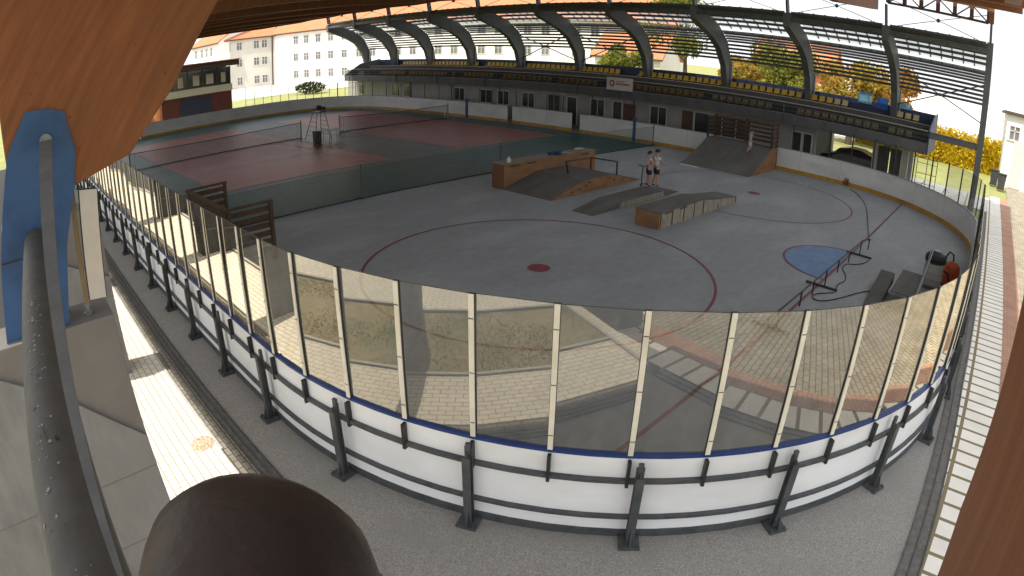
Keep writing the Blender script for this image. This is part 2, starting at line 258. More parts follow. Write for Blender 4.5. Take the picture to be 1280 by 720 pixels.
# ---------------------------------------------------------------- mesh building
class MB:
    def __init__(self):
        self.v = []; self.f = []; self.mi = []; self.m = 0; self.pc = []
    def mat(self, i): self.m = i; return self
    def add(self, vs, fs):
        o = len(self.v); self.v += [tuple(p) for p in vs]; self.pc.append((o, len(vs), len(self.f), len(fs)))
        for f in fs: self.f.append([i + o for i in f]); self.mi.append(self.m)
        return self
    def box(self, lo, hi, rz=0.0, about=None):
        (x0, y0, z0), (x1, y1, z1) = lo, hi
        vs = [(x0, y0, z0), (x1, y0, z0), (x1, y1, z0), (x0, y1, z0), (x0, y0, z1), (x1, y0, z1), (x1, y1, z1), (x0, y1, z1)]
        if rz:
            cx, cy = about or ((x0 + x1) / 2, (y0 + y1) / 2); c, s = math.cos(rz), math.sin(rz)
            vs = [(cx + (x - cx) * c - (y - cy) * s, cy + (x - cx) * s + (y - cy) * c, z) for x, y, z in vs]
        return self.add(vs, [(0, 3, 2, 1), (4, 5, 6, 7), (0, 1, 5, 4), (1, 2, 6, 5), (2, 3, 7, 6), (3, 0, 4, 7)])
    def poly(self, pts):
        return self.add(pts, [tuple(range(len(pts)))])
    def prism(self, pts, a, b, axis='x'):
        """2-D outline extruded along an axis from a to b"""
        n = len(pts)
        def P(u, v, w): return {'x': (w, u, v), 'y': (u, w, v), 'z': (u, v, w)}[axis]
        vs = [P(u, v, a) for u, v in pts] + [P(u, v, b) for u, v in pts]
        fs = [tuple(range(n))[::-1], tuple(range(n, 2 * n))] + [(i, (i + 1) % n, n + (i + 1) % n, n + i) for i in range(n)]
        return self.add(vs, fs)
    def tube(self, pts, r, n=8, caps=True):
        pts = [Vector(p) for p in pts]; rs = r if isinstance(r, (list, tuple)) else [r] * len(pts)
        rings = []; up = None
        for i, p in enumerate(pts):
            t = (pts[min(i + 1, len(pts) - 1)] - pts[max(i - 1, 0)]).normalized()
            if up is None: up = Vector((0, 0, 1)) if abs(t.z) < .9 else Vector((1, 0, 0))
            a = t.cross(up).normalized(); b = a.cross(t).normalized(); up = b
            rings.append([p + (a * math.cos(2 * PI * k / n) + b * math.sin(2 * PI * k / n)) * rs[i] for k in range(n)])
        vs = [q for rg in rings for q in rg]; fs = []
        for i in range(len(pts) - 1):
            for k in range(n):
                fs.append((i * n + k, i * n + (k + 1) % n, (i + 1) * n + (k + 1) % n, (i + 1) * n + k))
        if caps: fs += [tuple(range(n))[::-1], tuple(range((len(pts) - 1) * n, len(pts) * n))]
        return self.add(vs, fs)
    def bar(self, a, b, w, h=None, up=(0, 0, 1)):
        h = h or w; a = Vector(a); b = Vector(b); t = (b - a).normalized(); u = Vector(up)
        if abs(t.dot(u)) > .98: u = Vector((1, 0, 0))
        s = t.cross(u).normalized() * w / 2; q = s.cross(t).normalized() * h / 2
        vs = [a - s - q, a + s - q, a + s + q, a - s + q, b - s - q, b + s - q, b + s + q, b - s + q]
        return self.add(vs, [(0, 1, 2, 3), (7, 6, 5, 4), (0, 4, 5, 1), (1, 5, 6, 2), (2, 6, 7, 3), (3, 7, 4, 0)])
    def lathe(self, prof, c, n=16):
        vs = [(c[0] + r * math.cos(2 * PI * k / n), c[1] + r * math.sin(2 * PI * k / n), c[2] + z) for r, z in prof for k in range(n)]
        fs = [(i * n + k, i * n + (k + 1) % n, (i + 1) * n + (k + 1) % n, (i + 1) * n + k) for i in range(len(prof) - 1) for k in range(n)]
        fs += [tuple(range(n))[::-1], tuple(range((len(prof) - 1) * n, len(prof) * n))]
        return self.add(vs, fs)
    def ball(self, c, r, n=10, sz=1.0):
        prof = [(max(r * math.sin(PI * i / 8), 1e-4), -r * sz * math.cos(PI * i / 8)) for i in range(9)]
        return self.lathe(prof, c, n)
    def ribbon(self, pts2, w0, w1, z):
        """flat band between two polylines"""
        n = len(w0); vs = [(x, y, z) for x, y in w0] + [(x, y, z) for x, y in w1]
        return self.add(vs, [(i, i + 1, n + i + 1, n + i) for i in range(n - 1)])
    def wall(self, path, z0, z1, t0, t1):
        """solid strip that follows path(d) -> polyline offset outwards by d"""
        A, B = path(t0), path(t1); n = len(A)
        vs = [(x, y, z0) for x, y in A] + [(x, y, z0) for x, y in B] + [(x, y, z1) for x, y in A] + [(x, y, z1) for x, y in B]
        fs = []
        for i in range(n - 1):
            a0, a1, b0, b1 = i, i + 1, n + i, n + i + 1
            fs += [(a0, a1, a1 + 2 * n, a0 + 2 * n), (b1, b0, b0 + 2 * n, b1 + 2 * n), (a0 + 2 * n, a1 + 2 * n, b1 + 2 * n, b0 + 2 * n), (a1, a0, b0, b1)]
        fs += [(0, 2 * n, 3 * n, n), (n - 1, 2 * n - 1, 4 * n - 1, 3 * n - 1)]
        return self.add(vs, fs)
    def each(self, name, mats, parent=None, **k):
        for vo, vn, fo, fn in self.pc:
            g = MB(); g.v = self.v[vo:vo + vn]; g.f = [[i - vo for i in f] for f in self.f[fo:fo + fn]]; g.mi = self.mi[fo:fo + fn]; g.build(name, mats, parent, **k)
    def build(self, name, mats, parent=None, label=None, cat=None, group=None, kind=None, smooth=False, loc=None, bevel=0.0):
        if not isinstance(mats, (list, tuple)): mats = [mats]
        off = Vector(parent['_w']) if parent is not None else Vector(loc or (0, 0, 0))
        me = bpy.data.meshes.new(name)
        me.from_pydata([tuple(Vector(p) - off) for p in self.v], [], self.f); me.update()
        for m in mats: me.materials.append(m)
        for i, p in enumerate(me.polygons): p.material_index = self.mi[i]; p.use_smooth = smooth
        bm = bmesh.new(); bm.from_mesh(me); bmesh.ops.recalc_face_normals(bm, faces=bm.faces)
        if bevel:
            es = [e for e in bm.edges if len(e.link_faces) == 2 and e.calc_face_angle(0) > .6]
            bmesh.ops.bevel(bm, geom=es, offset=bevel, segments=2, profile=.6, affect='EDGES', clamp_overlap=True)
        bm.to_mesh(me); bm.free()
        o = bpy.data.objects.new(name, me); COL.objects.link(o)
        if parent is not None: o.parent = parent; o['_w'] = tuple(off)
        else: o.location = off; o['_w'] = tuple(off)
        tag(o, label, cat, group, kind)
        return o

def tag(o, label=None, cat=None, group=None, kind=None):
    for k, v in (('label', label), ('category', cat), ('group', group), ('kind', kind)):
        if v: o[k] = v
    return o

def thing(name, label, cat, loc=(0, 0, 0), group=None):
    o = bpy.data.objects.new(name, None); COL.objects.link(o); o.location = loc; o['_w'] = tuple(loc); o.empty_display_size = .2
    return tag(o, label, cat, group)

def kids(o): return [c for c in bpy.data.objects if c.parent == o]

def copy_tree(o, loc, label=None, group=None):
    """a thing with copies of its parts and sub-parts"""
    r = o.copy(); COL.objects.link(r); r.location = loc; r['_w'] = tuple(loc)
    if label: r['label'] = label
    if group: r['group'] = group
    for ch in kids(o):
        c = ch.copy(); COL.objects.link(c); c.parent = r
        for g in kids(ch):
            d = g.copy(); COL.objects.link(d); d.parent = c
    return r

def S_(name, mb, m, **k): return mb.build(name, m, kind='structure', **k)

# ---------------------------------------------------------------- lens (fisheye webcam) and pixel -> place
CAM = Vector((3.905098, -18.037835, 5.484815)); YAW, PITCH, ROLL = .7666196, .3846003, .01653
FPX = 771.7326; KA, KB, KC = -.1129528, .3111089, -.1796406
ROT = Matrix.Rotation(YAW, 3, 'Z') @ Matrix.Rotation(PI / 2 - PITCH, 3, 'X') @ Matrix.Rotation(ROLL, 3, 'Z')
def ray(x, y):
    dx, dy = (x - 640) / FPX, (y - 360) / FPX; rd = math.hypot(dx, dy) + 1e-9
    th = rd * (1 + KA * rd + KB * rd * rd + KC * rd ** 3); s = math.sin(th) / rd
    return ROT @ Vector((dx * s, -dy * s, -math.cos(th)))
def at(x, y, z=0.0):
    d = ray(x, y); return CAM + d * ((z - CAM.z) / d.z)
def aty(x, y, Y):
    d = ray(x, y); return CAM + d * ((Y - CAM.y) / d.y)
def atx(x, y, X):
    d = ray(x, y); return CAM + d * ((X - CAM.x) / d.x)
def dep(x, y, D): return CAM + ray(x, y) * D

# ---------------------------------------------------------------- rink outline
X0, X1, Y0, Y1, RR = -51.5, 4.10, -14.87, 14.5, 8.2
LN, LC, LE = X1 - RR - (X0 + RR), PI / 2 * RR, (Y1 - RR) - (Y0 + RR)
SEG = [('l', LN), ('c', LC), ('l', LE), ('c', LC), ('l', LN), ('c', LC), ('l', LE), ('c', LC)]
PER = sum(l for _, l in SEG)
def pt(s, d=0.0):
    s %= PER; p = Vector((X0 + RR, Y0)); a = 0.0
    for k, l in SEG:
        t = Vector((math.cos(a), math.sin(a))); n = Vector((t.y, -t.x))
        if s <= l:
            if k == 'l': q = p + t * s; nn = n
            else:
                c = p - n * RR; b = s / RR; nn = Vector((math.cos(math.atan2(n.y, n.x) + b), math.sin(math.atan2(n.y, n.x) + b))); q = c + nn * RR
            return q + nn * d
        s -= l
        if k == 'l': p = p + t * l
        else:
            c = p - n * RR; a += PI / 2; nn = Vector((math.sin(a), -math.cos(a))); p = c + nn * RR
def nrm(s): return (pt(s, 1) - pt(s, 0)).normalized()
def path(s0, s1, step=.45):
    n = max(2, int(abs(s1 - s0) / step) + 1)
    return lambda d: [tuple(pt(s0 + (s1 - s0) * i / (n - 1), d)) for i in range(n)]
def sfar(X): return 2 * LC + LN + LE + (X1 - RR - X)
S_C1, S_E, S_C2, S_F = LN, LN + LC, LN + LC + LE, LN + 2 * LC + LE

# ================================================================ GROUND
def rect(x0, y0, x1, y1, z): return MB().poly([(x0, y0, z), (x1, y0, z), (x1, y1, z), (x0, y1, z)])
S_('ground', rect(-500, -400, 400, 500, -.08), M['lawn'])
S_('rink_floor', MB().poly([(x, y, 0) for x, y in path(0, PER - .3, .6)(.03)]), M['ice_concrete'])
g = MB()
A, B = path(-1, PER - .6, .6)(.02), path(-1, PER - .6, .6)(1.45)
S_('gravel_strip', g.ribbon(None, A, B, -.03).poly([(-1.5, -15.7, -.034), (4.5, -15.7, -.034), (4.5, -5, -.034), (-1.5, -5, -.034)]), M['gravel'])
S_('drain_channel', MB().add([(-62, -15.84, -.026), (4.5, -15.84, -.026), (4.5, -15.64, -.026), (-62, -15.64, -.026), (4.82, -15.84, -.026), (4.80, -11.5, -.026), (4.62, -5, -.026), (4.62, 26, -.026), (4.32, 26, -.026), (4.34, -5, -.026), (4.50, -11.5, -.026)], [(0, 1, 2, 3), (1, 4, 5, 10, 2), (10, 5, 6, 9), (9, 6, 7, 8)]), M['drain'])
g = MB()
for y in (-15.845, -15.74, -15.635): g.bar((-62, y, -.018), (4.4, y, -.018), .022, .02)
for d in (-.01, .145, .30): g.bar((4.50 + d, -15.5, -.018), (4.50 + d, -11.5, -.018), .02, .02); g.bar((4.50 + d, -11.5, -.018), (4.33 + d, -5, -.018), .02, .02); g.bar((4.33 + d, -5, -.018), (4.32 + d, 26, -.018), .02, .02)
S_('drain_edge', g, M['steel_dark'])
S_('paver_strip', rect(-62, -16.128, 4.5, -15.86, -.024), M['pavers_dark'])
S_('sidewalk', rect(-62, -17.62, 3.95, -16.13, -.02), M['pavers'])
S_('grass_bed', rect(-9.6, -20.35, 3.95, -17.7, -.035), M['soil'])
S_('shade_dark_ground', rect(-62, -34, -9.62, -17.7, -.032), M['shade_dark'])  # dark ground added so the left glass seems to reflect shade
S_('back_pavement', rect(-9.6, -34, 3.95, -20.45, -.02), M['pavers'])
S_('walkway', rect(4.66, -34, 5.55, 26, -.028), M['slab_bright'])
S_('red_paver_band', rect(5.55, -34, 6.15, 26, -.0205), M['pavers_red'])
S_('right_pavement', rect(6.15, -34, 16, 60, -.021), M['pavers_tan'])
S_('corner_pavement', rect(3.95, -34, 4.66, -16.0, -.022), M['pavers'])
k = MB(); k.box((-62, -17.70, -.05), (3.95, -17.63, .02)); k.box((-9.6, -20.45, -.05), (3.95, -20.36, .02)); k.box((3.955, -34, -.05), (4.03, -16.2, .02)); k.box((-62, -16.125, -.05), (-4, -16.09, .004))
S_('kerb', k, M['kerb'])
S_('yard', rect(-5.5, 18.6, 4.8, 24.6, -.02), M['slab_bright'])
S_('lawn', rect(-30, 24.6, 4.8, 40, -.024), M['lawn'])
S_('far_lawn', rect(-150, -60, -53, 34, -.03), M['lawn'])
S_('school_yard', rect(-140, -20, -82, 60, -.026), M['slab_bright'])
S_('car_park', rect(-24, 40, 60, 90, -.022), M['slab_bright'])
mh = MB(); mh.lathe([(.20, -.02), (.20, -.012), (.165, -.012), (.165, -.008), (.02, -.008)], tuple(at(253, 553)), 24)
mh.build('manhole_cover', M['iron_cover'], label='small round rusty manhole cover set in the sunlit pavers', cat='manhole cover')

# grass tufts in the bed: nobody could count them
g = MB()
for i in range(16000):
    x = random.uniform(-9.5, 3.9); y = random.uniform(-20.3, -17.75)
    if math.sin(x * 1.9 + 1.3 * math.sin(y * 2.1)) + math.sin(y * 2.7 + x) < random.uniform(-1.6, .9): continue
    h = random.uniform(.006, .022); a = random.uniform(0, PI); w = random.uniform(.004, .012)
    dx, dy = math.cos(a) * w, math.sin(a) * w; lx, ly = random.uniform(-.05, .05), random.uniform(-.05, .05)
    g.add([(x - dx, y - dy, -.034), (x + dx, y + dy, -.034), (x + lx, y + ly, h)], [(0, 1, 2)])
g.build('grass', M['grass'], kind='stuff', label='short dry yellow green grass in the bed beside the pavers', cat='grass')

# ================================================================ COURT SURFACE + MARKINGS
inner = [(x, y) for x, y in path(0, PER - .3, .5)(-.42)]
def clip_x(poly, xm):
    out = []
    for i in range(len(poly)):
        a, b = poly[i], poly[(i + 1) % len(poly)]
        if a[0] <= xm: out.append(a)
        if (a[0] <= xm) != (b[0] <= xm):
            t = (xm - a[0]) / (b[0] - a[0]); out.append((xm, a[1] + (b[1] - a[1]) * t))
    return out
S_('court_surface', MB().poly([(x, y, .004) for x, y in clip_x(inner, -15.6)]), M['court_green'])
S_('near_court', rect(-45.2, -9.55, -21.45, -.35, .008), M['court_red'])
S_('far_court', rect(-45.2, 3.95, -21.45, 12.0, .008), M['court_red'])
ln = MB(); w = .05; z = .012
def hl(x0, y0, x1, y1):
    if abs(x1 - x0) > abs(y1 - y0): ln.add([(x0, y0 - w / 2, z), (x1, y0 - w / 2, z), (x1, y0 + w / 2, z), (x0, y0 + w / 2, z)], [(0, 1, 2, 3)])
    else: ln.add([(x0 - w / 2, y0, z), (x0 + w / 2, y0, z), (x0 + w / 2, y1, z), (x0 - w / 2, y1, z)], [(0, 1, 2, 3)])
def court(yd0, ys0, ys1, yd1):
    ym = (ys0 + ys1) / 2
    for y in (yd0, yd1, ys0, ys1): hl(-45.2, y, -21.45, y)
    for x in (-45.2, -21.45): hl(x, yd0, x, yd1)
    for x in (-39.7, -26.9): hl(x, ys0, x, ys1)
    hl(-39.7, ym, -26.9, ym)
court(-10.92, -9.55, -1.5, -.35); court(2.55, 3.95, 12.0, 13.3)
S_('court_lines', ln, M['line_white'])
def ring(cx, cy, r, w, z, a0=0, a1=2 * PI, n=72):
    g = MB(); A = [(cx + (r - w / 2) * math.cos(a0 + (a1 - a0) * i / n), cy + (r - w / 2) * math.sin(a0 + (a1 - a0) * i / n)) for i in range(n + 1)]
    B = [(cx + (r + w / 2) * math.cos(a0 + (a1 - a0) * i / n), cy + (r + w / 2) * math.sin(a0 + (a1 - a0) * i / n)) for i in range(n + 1)]
    return g.ribbon(None, A, B, z)
mk = MB()
for q in (ring(-5.98, -6.8, 4.5, .075, .006), ring(-5.91, 7.04, 4.5, .06, .006), ring(-.02, .15, 1.8, .07, .010, PI / 2, 3 * PI / 2, 40)): mk.add(q.v, q.f)
mk.poly([(-5.98 + .3 * math.cos(a * PI / 12), -6.8 + .3 * math.sin(a * PI / 12), .006) for a in range(24)])
mk.poly([(-5.91 + .3 * math.cos(a * PI / 12), 7.04 + .3 * math.sin(a * PI / 12), .006) for a in range(24)])
mk.add([(-.04, -13.62, .013), (.04, -13.62, .013), (.04, 13.4, .013), (-.04, 13.4, .013)], [(0, 1, 2, 3)])
S_('rink_markings', mk, M['line_red'])
S_('goal_crease', MB().poly([(-.02 + 1.77 * math.cos(PI / 2 + PI * i / 32), .15 + 1.77 * math.sin(PI / 2 + PI * i / 32), .007) for i in range(33)]), M['crease_blue'])

# ================================================================ RINK BOARDS
def boards(name, label, s0, s1, near, posts=None, glass=None, group=None):
    mid = pt((s0 + s1) / 2); t = thing(name, label, 'rink boards', (mid.x, mid.y, 0), group)
    P = path(s0, s1, .45)
    bp = MB().wall(P, .2 if not near else .09, 1.215, 0, .05); bp.mat(1); x = s0 + 2.2
    while x < s1:
        a, b = pt(x, -.003), pt(x + .02, -.003); bp.add([(a.x, a.y, .21), (b.x, b.y, .21), (b.x, b.y, 1.19), (a.x, a.y, 1.19)], [(0, 1, 2, 3)]); x += 2.4
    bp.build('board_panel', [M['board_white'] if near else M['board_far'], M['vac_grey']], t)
    MB().wall(P, 0, .198, -.012, -.002).build('kick_strip', M['kick_yellow'], t)
    MB().wall(P, 1.218, 1.25, -.03, .064).build('cap_rail', M['cap_blue'] if near == 1 else M['cap_grey'], t)
    if near:
        MB().wall(P, -.03, .088, .0, .066).build('base_plate', M['steel_dark'], t)
        MB().wall(P, .875, .925, .052, .115).build('upper_rail', M['steel_dark'], t)
        MB().wall(P, .31, .352, .052, .115).build('lower_rail', M['steel_dark'], t)
    return t

def support(t, s):
    a = nrm(s); tt = Vector((-a.y, a.x)); o = pt(s)
    def q(d, u, z): return (o.x + a.x * d + tt.x * u, o.y + a.y * d + tt.y * u, z)
    m = MB()
    def bx(d0, d1, u0, u1, z0, z1, lean=0.0):
        m.add([q(d0, u0, z0), q(d1, u0, z0), q(d1, u1, z0), q(d0, u1, z0), q(d0, u0, z1), q(d1 - lean, u0, z1), q(d1 - lean, u1, z1), q(d0, u1, z1)],
              [(0, 3, 2, 1), (4, 5, 6, 7), (0, 1, 5, 4), (1, 2, 6, 5), (2, 3, 7, 6), (3, 0, 4, 7)])
    bx(.13, .145, -.05, .05, 0, 1.15); bx(.225, .24, -.05, .05, 0, 1.05); bx(.145, .225, -.008, .008, 0, 1.10)
    bx(.126, .17, -.03, .03, 1.05, 1.21)
    bx(.08, .33, -.13, .13, -.03, .012)
    m.add([q(.24, .0, .012), q(.32, .0, .012), q(.24, .0, .26), q(.24, .012, .012), q(.32, .012, .012), q(.24, .012, .26)], [(0, 1, 2), (5, 4, 3), (0, 3, 4, 1), (1, 4, 5, 2), (2, 5, 3, 0)])
    for u in (-.1, .1):
        c = q(.30, u, .012); m.lathe([(.018, 0), (.018, .03), (.002, .03)], c, 6)
    return m.build('support_post', M['steel_dark'], t)

def mullion(t, s, z1=3.03, cream=True):
    a = nrm(s); tt = Vector((-a.y, a.x)); o = pt(s)
    def q(d, u, z): return (o.x + a.x * d + tt.x * u, o.y + a.y * d + tt.y * u, z)
    m = MB()
    def bx(d0, d1, u0, u1, z0, z1):
        m.add([q(d0, u0, z0), q(d1, u0, z0), q(d1, u1, z0), q(d0, u1, z0), q(d0, u0, z1), q(d1, u0, z1), q(d1, u1, z1), q(d0, u1, z1)],
              [(0, 3, 2, 1), (4, 5, 6, 7), (0, 1, 5, 4), (1, 2, 6, 5), (2, 3, 7, 6), (3, 0, 4, 7)])
    hw = .030 if s > LN - 1.2 else .016
    m.mat(0); bx(.050, .064, -hw, hw, 1.255, z1)
    m.mat(1); bx(.034 if hw < .02 else .020, .0485, -hw - .006, hw + .006, 1.253, z1 + .004)
    for z in (1.45, 2.1, 2.75): bx(.0665, .070, -.028, .028, z, z + .008)
    bx(.056, .13, -.02, .02, .83, 1.20)
    return m.build('mullion', [M['post_cream'] if cream else M['steel_dark'], M['steel_black']], t)

def pane(t, sa, sb, z1=3.03, m='glass'):
    a, b = pt(sa, .028), pt(sb, .028); u = (b - a).normalized() * .03; a, b = a + u, b - u
    w_ = (b - a).normalized(); w_ = Vector((w_.y, -w_.x)) * random.uniform(-.010, .010); v_ = w_.normalized() * random.uniform(-.004, .004) if w_.length else w_
    c, d = a + w_ - v_, b + w_ + v_; a, b = a - v_, b + v_
    g = MB(); g.add([(a.x, a.y, 1.26), (b.x, b.y, 1.26), (d.x, d.y, z1 - .012), (c.x, c.y, z1 - .012), (d.x, d.y, z1), (c.x, c.y, z1)], [(0, 1, 2, 3), (3, 2, 4, 5)]); g.mi[-1] = 1
    return g.build('glass_pane', [M[m], M['glass_edge']], t)

s_join = LN + (11.974 + .456) * RR / 8.3
bn = boards('rink_boards', 'long white rink boards with glass screen and blue cap beside the gravel strip', -12.5, s_join, True)
def sa(v): return LN + v * RR / 8.3
ss = 1.76; s = ss
while s > -48: s -= 1.98
while sa(s) < s_join + .2: support(bn, sa(s)); s += 1.98
ms = [LN + (1.03 + .912 * i) * RR / 8.3 for i in range(-45, 13)]
for s in ms: mullion(bn, s)
for a, b in zip(ms, ms[1:]): pane(bn, a, b)
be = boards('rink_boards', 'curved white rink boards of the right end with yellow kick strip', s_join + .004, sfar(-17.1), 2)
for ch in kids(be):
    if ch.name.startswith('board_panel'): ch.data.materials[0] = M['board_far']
s = sa(ss + 1.98 * 6)
while s < S_C2: support(be, s); s += 1.98
ms = [ms[-1] + .91 * i for i in range(1, 14)]
for s in ms: mullion(be, s)
for a, b in zip([ms[0] - .91] + ms, ms): pane(be, a, b)
ms2 = [ms[-1] + 1.3 * i for i in range(1, 13)]
for s in ms2: mullion(be, s, 2.75, False)
for a, b in zip([ms[-1]] + ms2, ms2): pane(be, a, b, 2.75, 'net_glass')
bf1 = boards('rink_boards', 'white far board section right of the second gate gap, up to the blue post', sfar(-17.3), sfar(-21.5), False)
bf2 = boards('rink_boards', 'long white far board section between the two dark gate gaps', sfar(-22.2), sfar(-27.7), False)
bf3 = boards('rink_boards', 'short white far board section between the first gate gap and the blue post', sfar(-28.2), sfar(-32.5), False)
bl = boards('rink_boards', 'curved pale boards around the tennis end, in front of the kiosk and lawn', sfar(-32.8), PER - 12.55, False)
for tt, a, b, st in ((bf2, -23, -27.4, 1.45), (bf3, -28.6, -32.4, 1.3)):
    x = a
    while x > b: 
        q = pt(sfar(x), .04); MB().bar((q.x, q.y, 1.25), (q.x, q.y, 2.35), .045).build('stanchion', M['steel_dark'], tt); x -= st
for i in range(9):
    q = pt(sfar(-34.2 - i * 1.9), .04); MB().bar((q.x, q.y, 1.25), (q.x, q.y, 2.6), .05).build('stanchion', M['steel_dark'], bl)
for x, lab in ((-17.2, 'blue post at the far boards where the green divider net ends'), (-32.65, 'blue post between two far board sections behind the second tennis net')):
    q = pt(sfar(x)); g = MB(); g.box((q.x - .08, q.y - .06, 0), (q.x + .08, q.y + .1, 1.42)); g.box((q.x - .12, q.y - .1, 1.423), (q.x + .12, q.y + .14, 1.47))
    g.build('gate_post', M['shoe_blue'], label=lab, cat='post', bevel=.01)

# ================================================================ TIMBER ROOF
LOW = [(-17.62, 4.60), (-16.98, 4.78), (-16.5, 5.32), (-16.0, 6.14), (-15.3, 6.65), (-14.2, 7.02), (-12, 7.42), (-8, 7.75), (-2.6, 8.05), (5, 8.40), (9, 8.75), (16, 9.9)]
TOP = [(16, 10.9), (9, 9.9), (5, 9.5), (-2.6, 9.15), (-8, 8.9), (-12, 8.65), (-14.2, 8.4), (-16, 8.05), (-17.4, 7.75), (-18.17, 7.1), (-18.24, 6.0), (-18.22, 4.8)]
ARX = [4.27, -2.2, -7.9, -13.8, -19.9, -26.0, -32.2, -38.2, -44.2, -50.2]
roof = thing('timber_roof', 'brown glulam timber arch roof sweeping over the whole rink', 'roof', (-24, 0, 4.6))
for i, X in enumerate(ARX):
    w = .21
    ab = MB().prism(LOW + TOP if i > 3 else (LOW[:-2] + [(12.2, 9.2), (12.2, 10.3)] + TOP[1:] if i else LOW[:-3] + TOP[2:]), X - w, X + w, 'x').build('arch_beam', M['wood_beam'], roof, bevel=.015)
    kn = MB()
    if i == 1:
        for _ in range(26):
            y = random.uniform(-18.0, -16.2); zz = random.uniform(4.9, 7.2)
            if zz > 6 and y > -16.6: continue
            kn.ball((X + w, y, zz), random.uniform(.006, .012), 6)
        kn.build('timber_knot', M['wood_roof'], ab)
RT = [(15.6, 11.0), (9, 10.02), (5, 9.62), (-2.6, 9.27), (-8, 9.02), (-12, 8.77), (-14.2, 8.52), (-16, 8.18), (-17.5, 7.88), (-18.7, 7.4), (-20.4, 6.2)]
sh = MB(); n = len(RT)
for dz, fl in ((0, 0), (.14, 1)):
    pass
def roof_piece(name, pts, xa, xb, m, dz=.14):
    return MB().prism([(y, z) for y, z in pts] + [(y, z + dz) for y, z in reversed(pts)], xa, xb, 'x').build(name, M[m], roof)
roof_piece('roof_boarding', RT[:5], -53.2, -17.0, 'wood_roof')
sk = MB(); L = RT[8:]; sk.add([(-53.2, y, z + .07) for y, z in L] + [(4.95, y, z + .07) for y, z in L], [(i, i + 1, len(L) + i + 1, len(L) + i) for i in range(len(L) - 1)])
sk.build('added_eave_sheet', M['added_eave_sheet'], roof)  # added overhang that shapes the shadow line by the sidewalk
sk = MB(); L = RT[4:9]; sk.add([(-53.2, y, z + .07) for y, z in L] + [(4.95, y, z + .07) for y, z in L], [(i, i + 1, len(L) + i + 1, len(L) + i) for i in range(len(L) - 1)])
sk.build('added_roof_sheet', M['fill_sheet'], roof)  # added translucent roof part, lights the rink below
sk = MB(); L = RT[:5]; sk.add([(-16.99, y, z + .07) for y, z in L] + [(4.95, y, z + .07) for y, z in L], [(i, i + 1, len(L) + i + 1, len(L) + i) for i in range(len(L) - 1)])
sk.build('added_roof_sheet', M['fill_sheet'], roof)  # same added sheet over the right end, for fill light
for y, z in [(15.4, 10.8), (12, 10.3), (9, 9.85), (6.5, 9.58), (4, 9.4), (1.5, 9.26), (-1, 9.16), (-3.5, 9.05), (-6, 8.93), (-8.5, 8.8), (-11, 8.66), (-13.5, 8.42)]:
    MB().box((-53, y - .09, z - .30), (-17 if y > 7 else 4.9, y + .09, z - .0)).build('purlin', M['wood_beam'], roof)
MB().box((-53.2, 15.62, 10.8), (-17, 15.72, 11.2)).build('eave_board', M['wood_beam'], roof)
for xa in (-14.1, -26.1, -38.1):
    MB().tube([(xa, -8, 7.9), (xa - 6, 9, 8.9)], .014, 6).build('tie_rod', M['rail_pale'], roof)
    MB().tube([(xa, 9, 8.9), (xa - 6, -8, 7.9)], .014, 6).build('tie_rod', M['rail_pale'], roof)

# steel shoe plates that carry each arch on its abutment
for i, X in enumerate(ARX):
    for sx in (-1, 1):
        if i == 0 and sx == -1: continue
        xs = X + sx * .222
        o = MB().prism([(-17.98, 5.37), (-17.75, 5.35), (-17.60, 5.30), (-17.53, 4.92), (-17.58, 4.6), (-17.75, 4.1), (-17.9, 3.36), (-18.60, 3.36), (-18.45, 4.1), (-18.2, 5.02)][::1], xs - .011, xs + .011, 'x').build('arch_shoe', M['shoe_blue'], roof)
        if sx == 1:
            MB().prism([(-17.9, 4.085), (-18.44, 4.085), (-18.44, 4.10), (-17.9, 4.10)], xs + .012, xs + .016, 'x').build('weld_line', M['steel_black'], o)
            MB().tube([(xs + .012, -17.81, 5.08), (xs + .10, -17.81, 5.08)], .05, 12).build('pin', M['galv'], o)

# concrete abutments
def abutment(X, ye, label, yb=-20.6, pm='abut', fm='abut_rough'):
    t = thing('concrete_abutment', label, 'abutment', (X, -18.8, -.02), 'concrete abutments of the timber arches')
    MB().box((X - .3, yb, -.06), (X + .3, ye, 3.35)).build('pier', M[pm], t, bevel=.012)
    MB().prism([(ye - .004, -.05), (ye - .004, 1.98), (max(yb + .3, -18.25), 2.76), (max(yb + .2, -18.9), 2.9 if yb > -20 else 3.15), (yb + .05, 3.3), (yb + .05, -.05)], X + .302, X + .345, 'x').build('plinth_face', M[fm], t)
    g = MB()
    for zz in (.75, 1.62):
        g.prism([(ye - .01 - max(0, (zz - 1.98) / .78 * .8), zz), (yb + .1, zz - .12), (yb + .1, zz - .135), (ye - .01 - max(0, (zz - 1.98) / .78 * .8), zz - .015)], X + .3452, X + .349, 'x')
    g.each('joint', M['abut'], t)
    return t
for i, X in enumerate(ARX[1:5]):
    abutment(X, -17.43 if i == 0 else -16.75, yb=-20.6 if i == 0 else -18.7, pm='abut' if i < 2 else 'shade_dark', fm='abut_rough' if i < 2 else 'shade_dark', label=['large grey concrete abutment in the left foreground under the blue shoe', 'grey concrete abutment seen past the lamp panel, second of its row', 'grey concrete abutment third from the camera along the sidewalk', 'grey concrete abutment farthest along the sidewalk'][i])  # farther piers coloured near-black: shade painted in to darken their reflection
abutment(4.6, -17.9, 'concrete abutment below the right foreground timber beam')

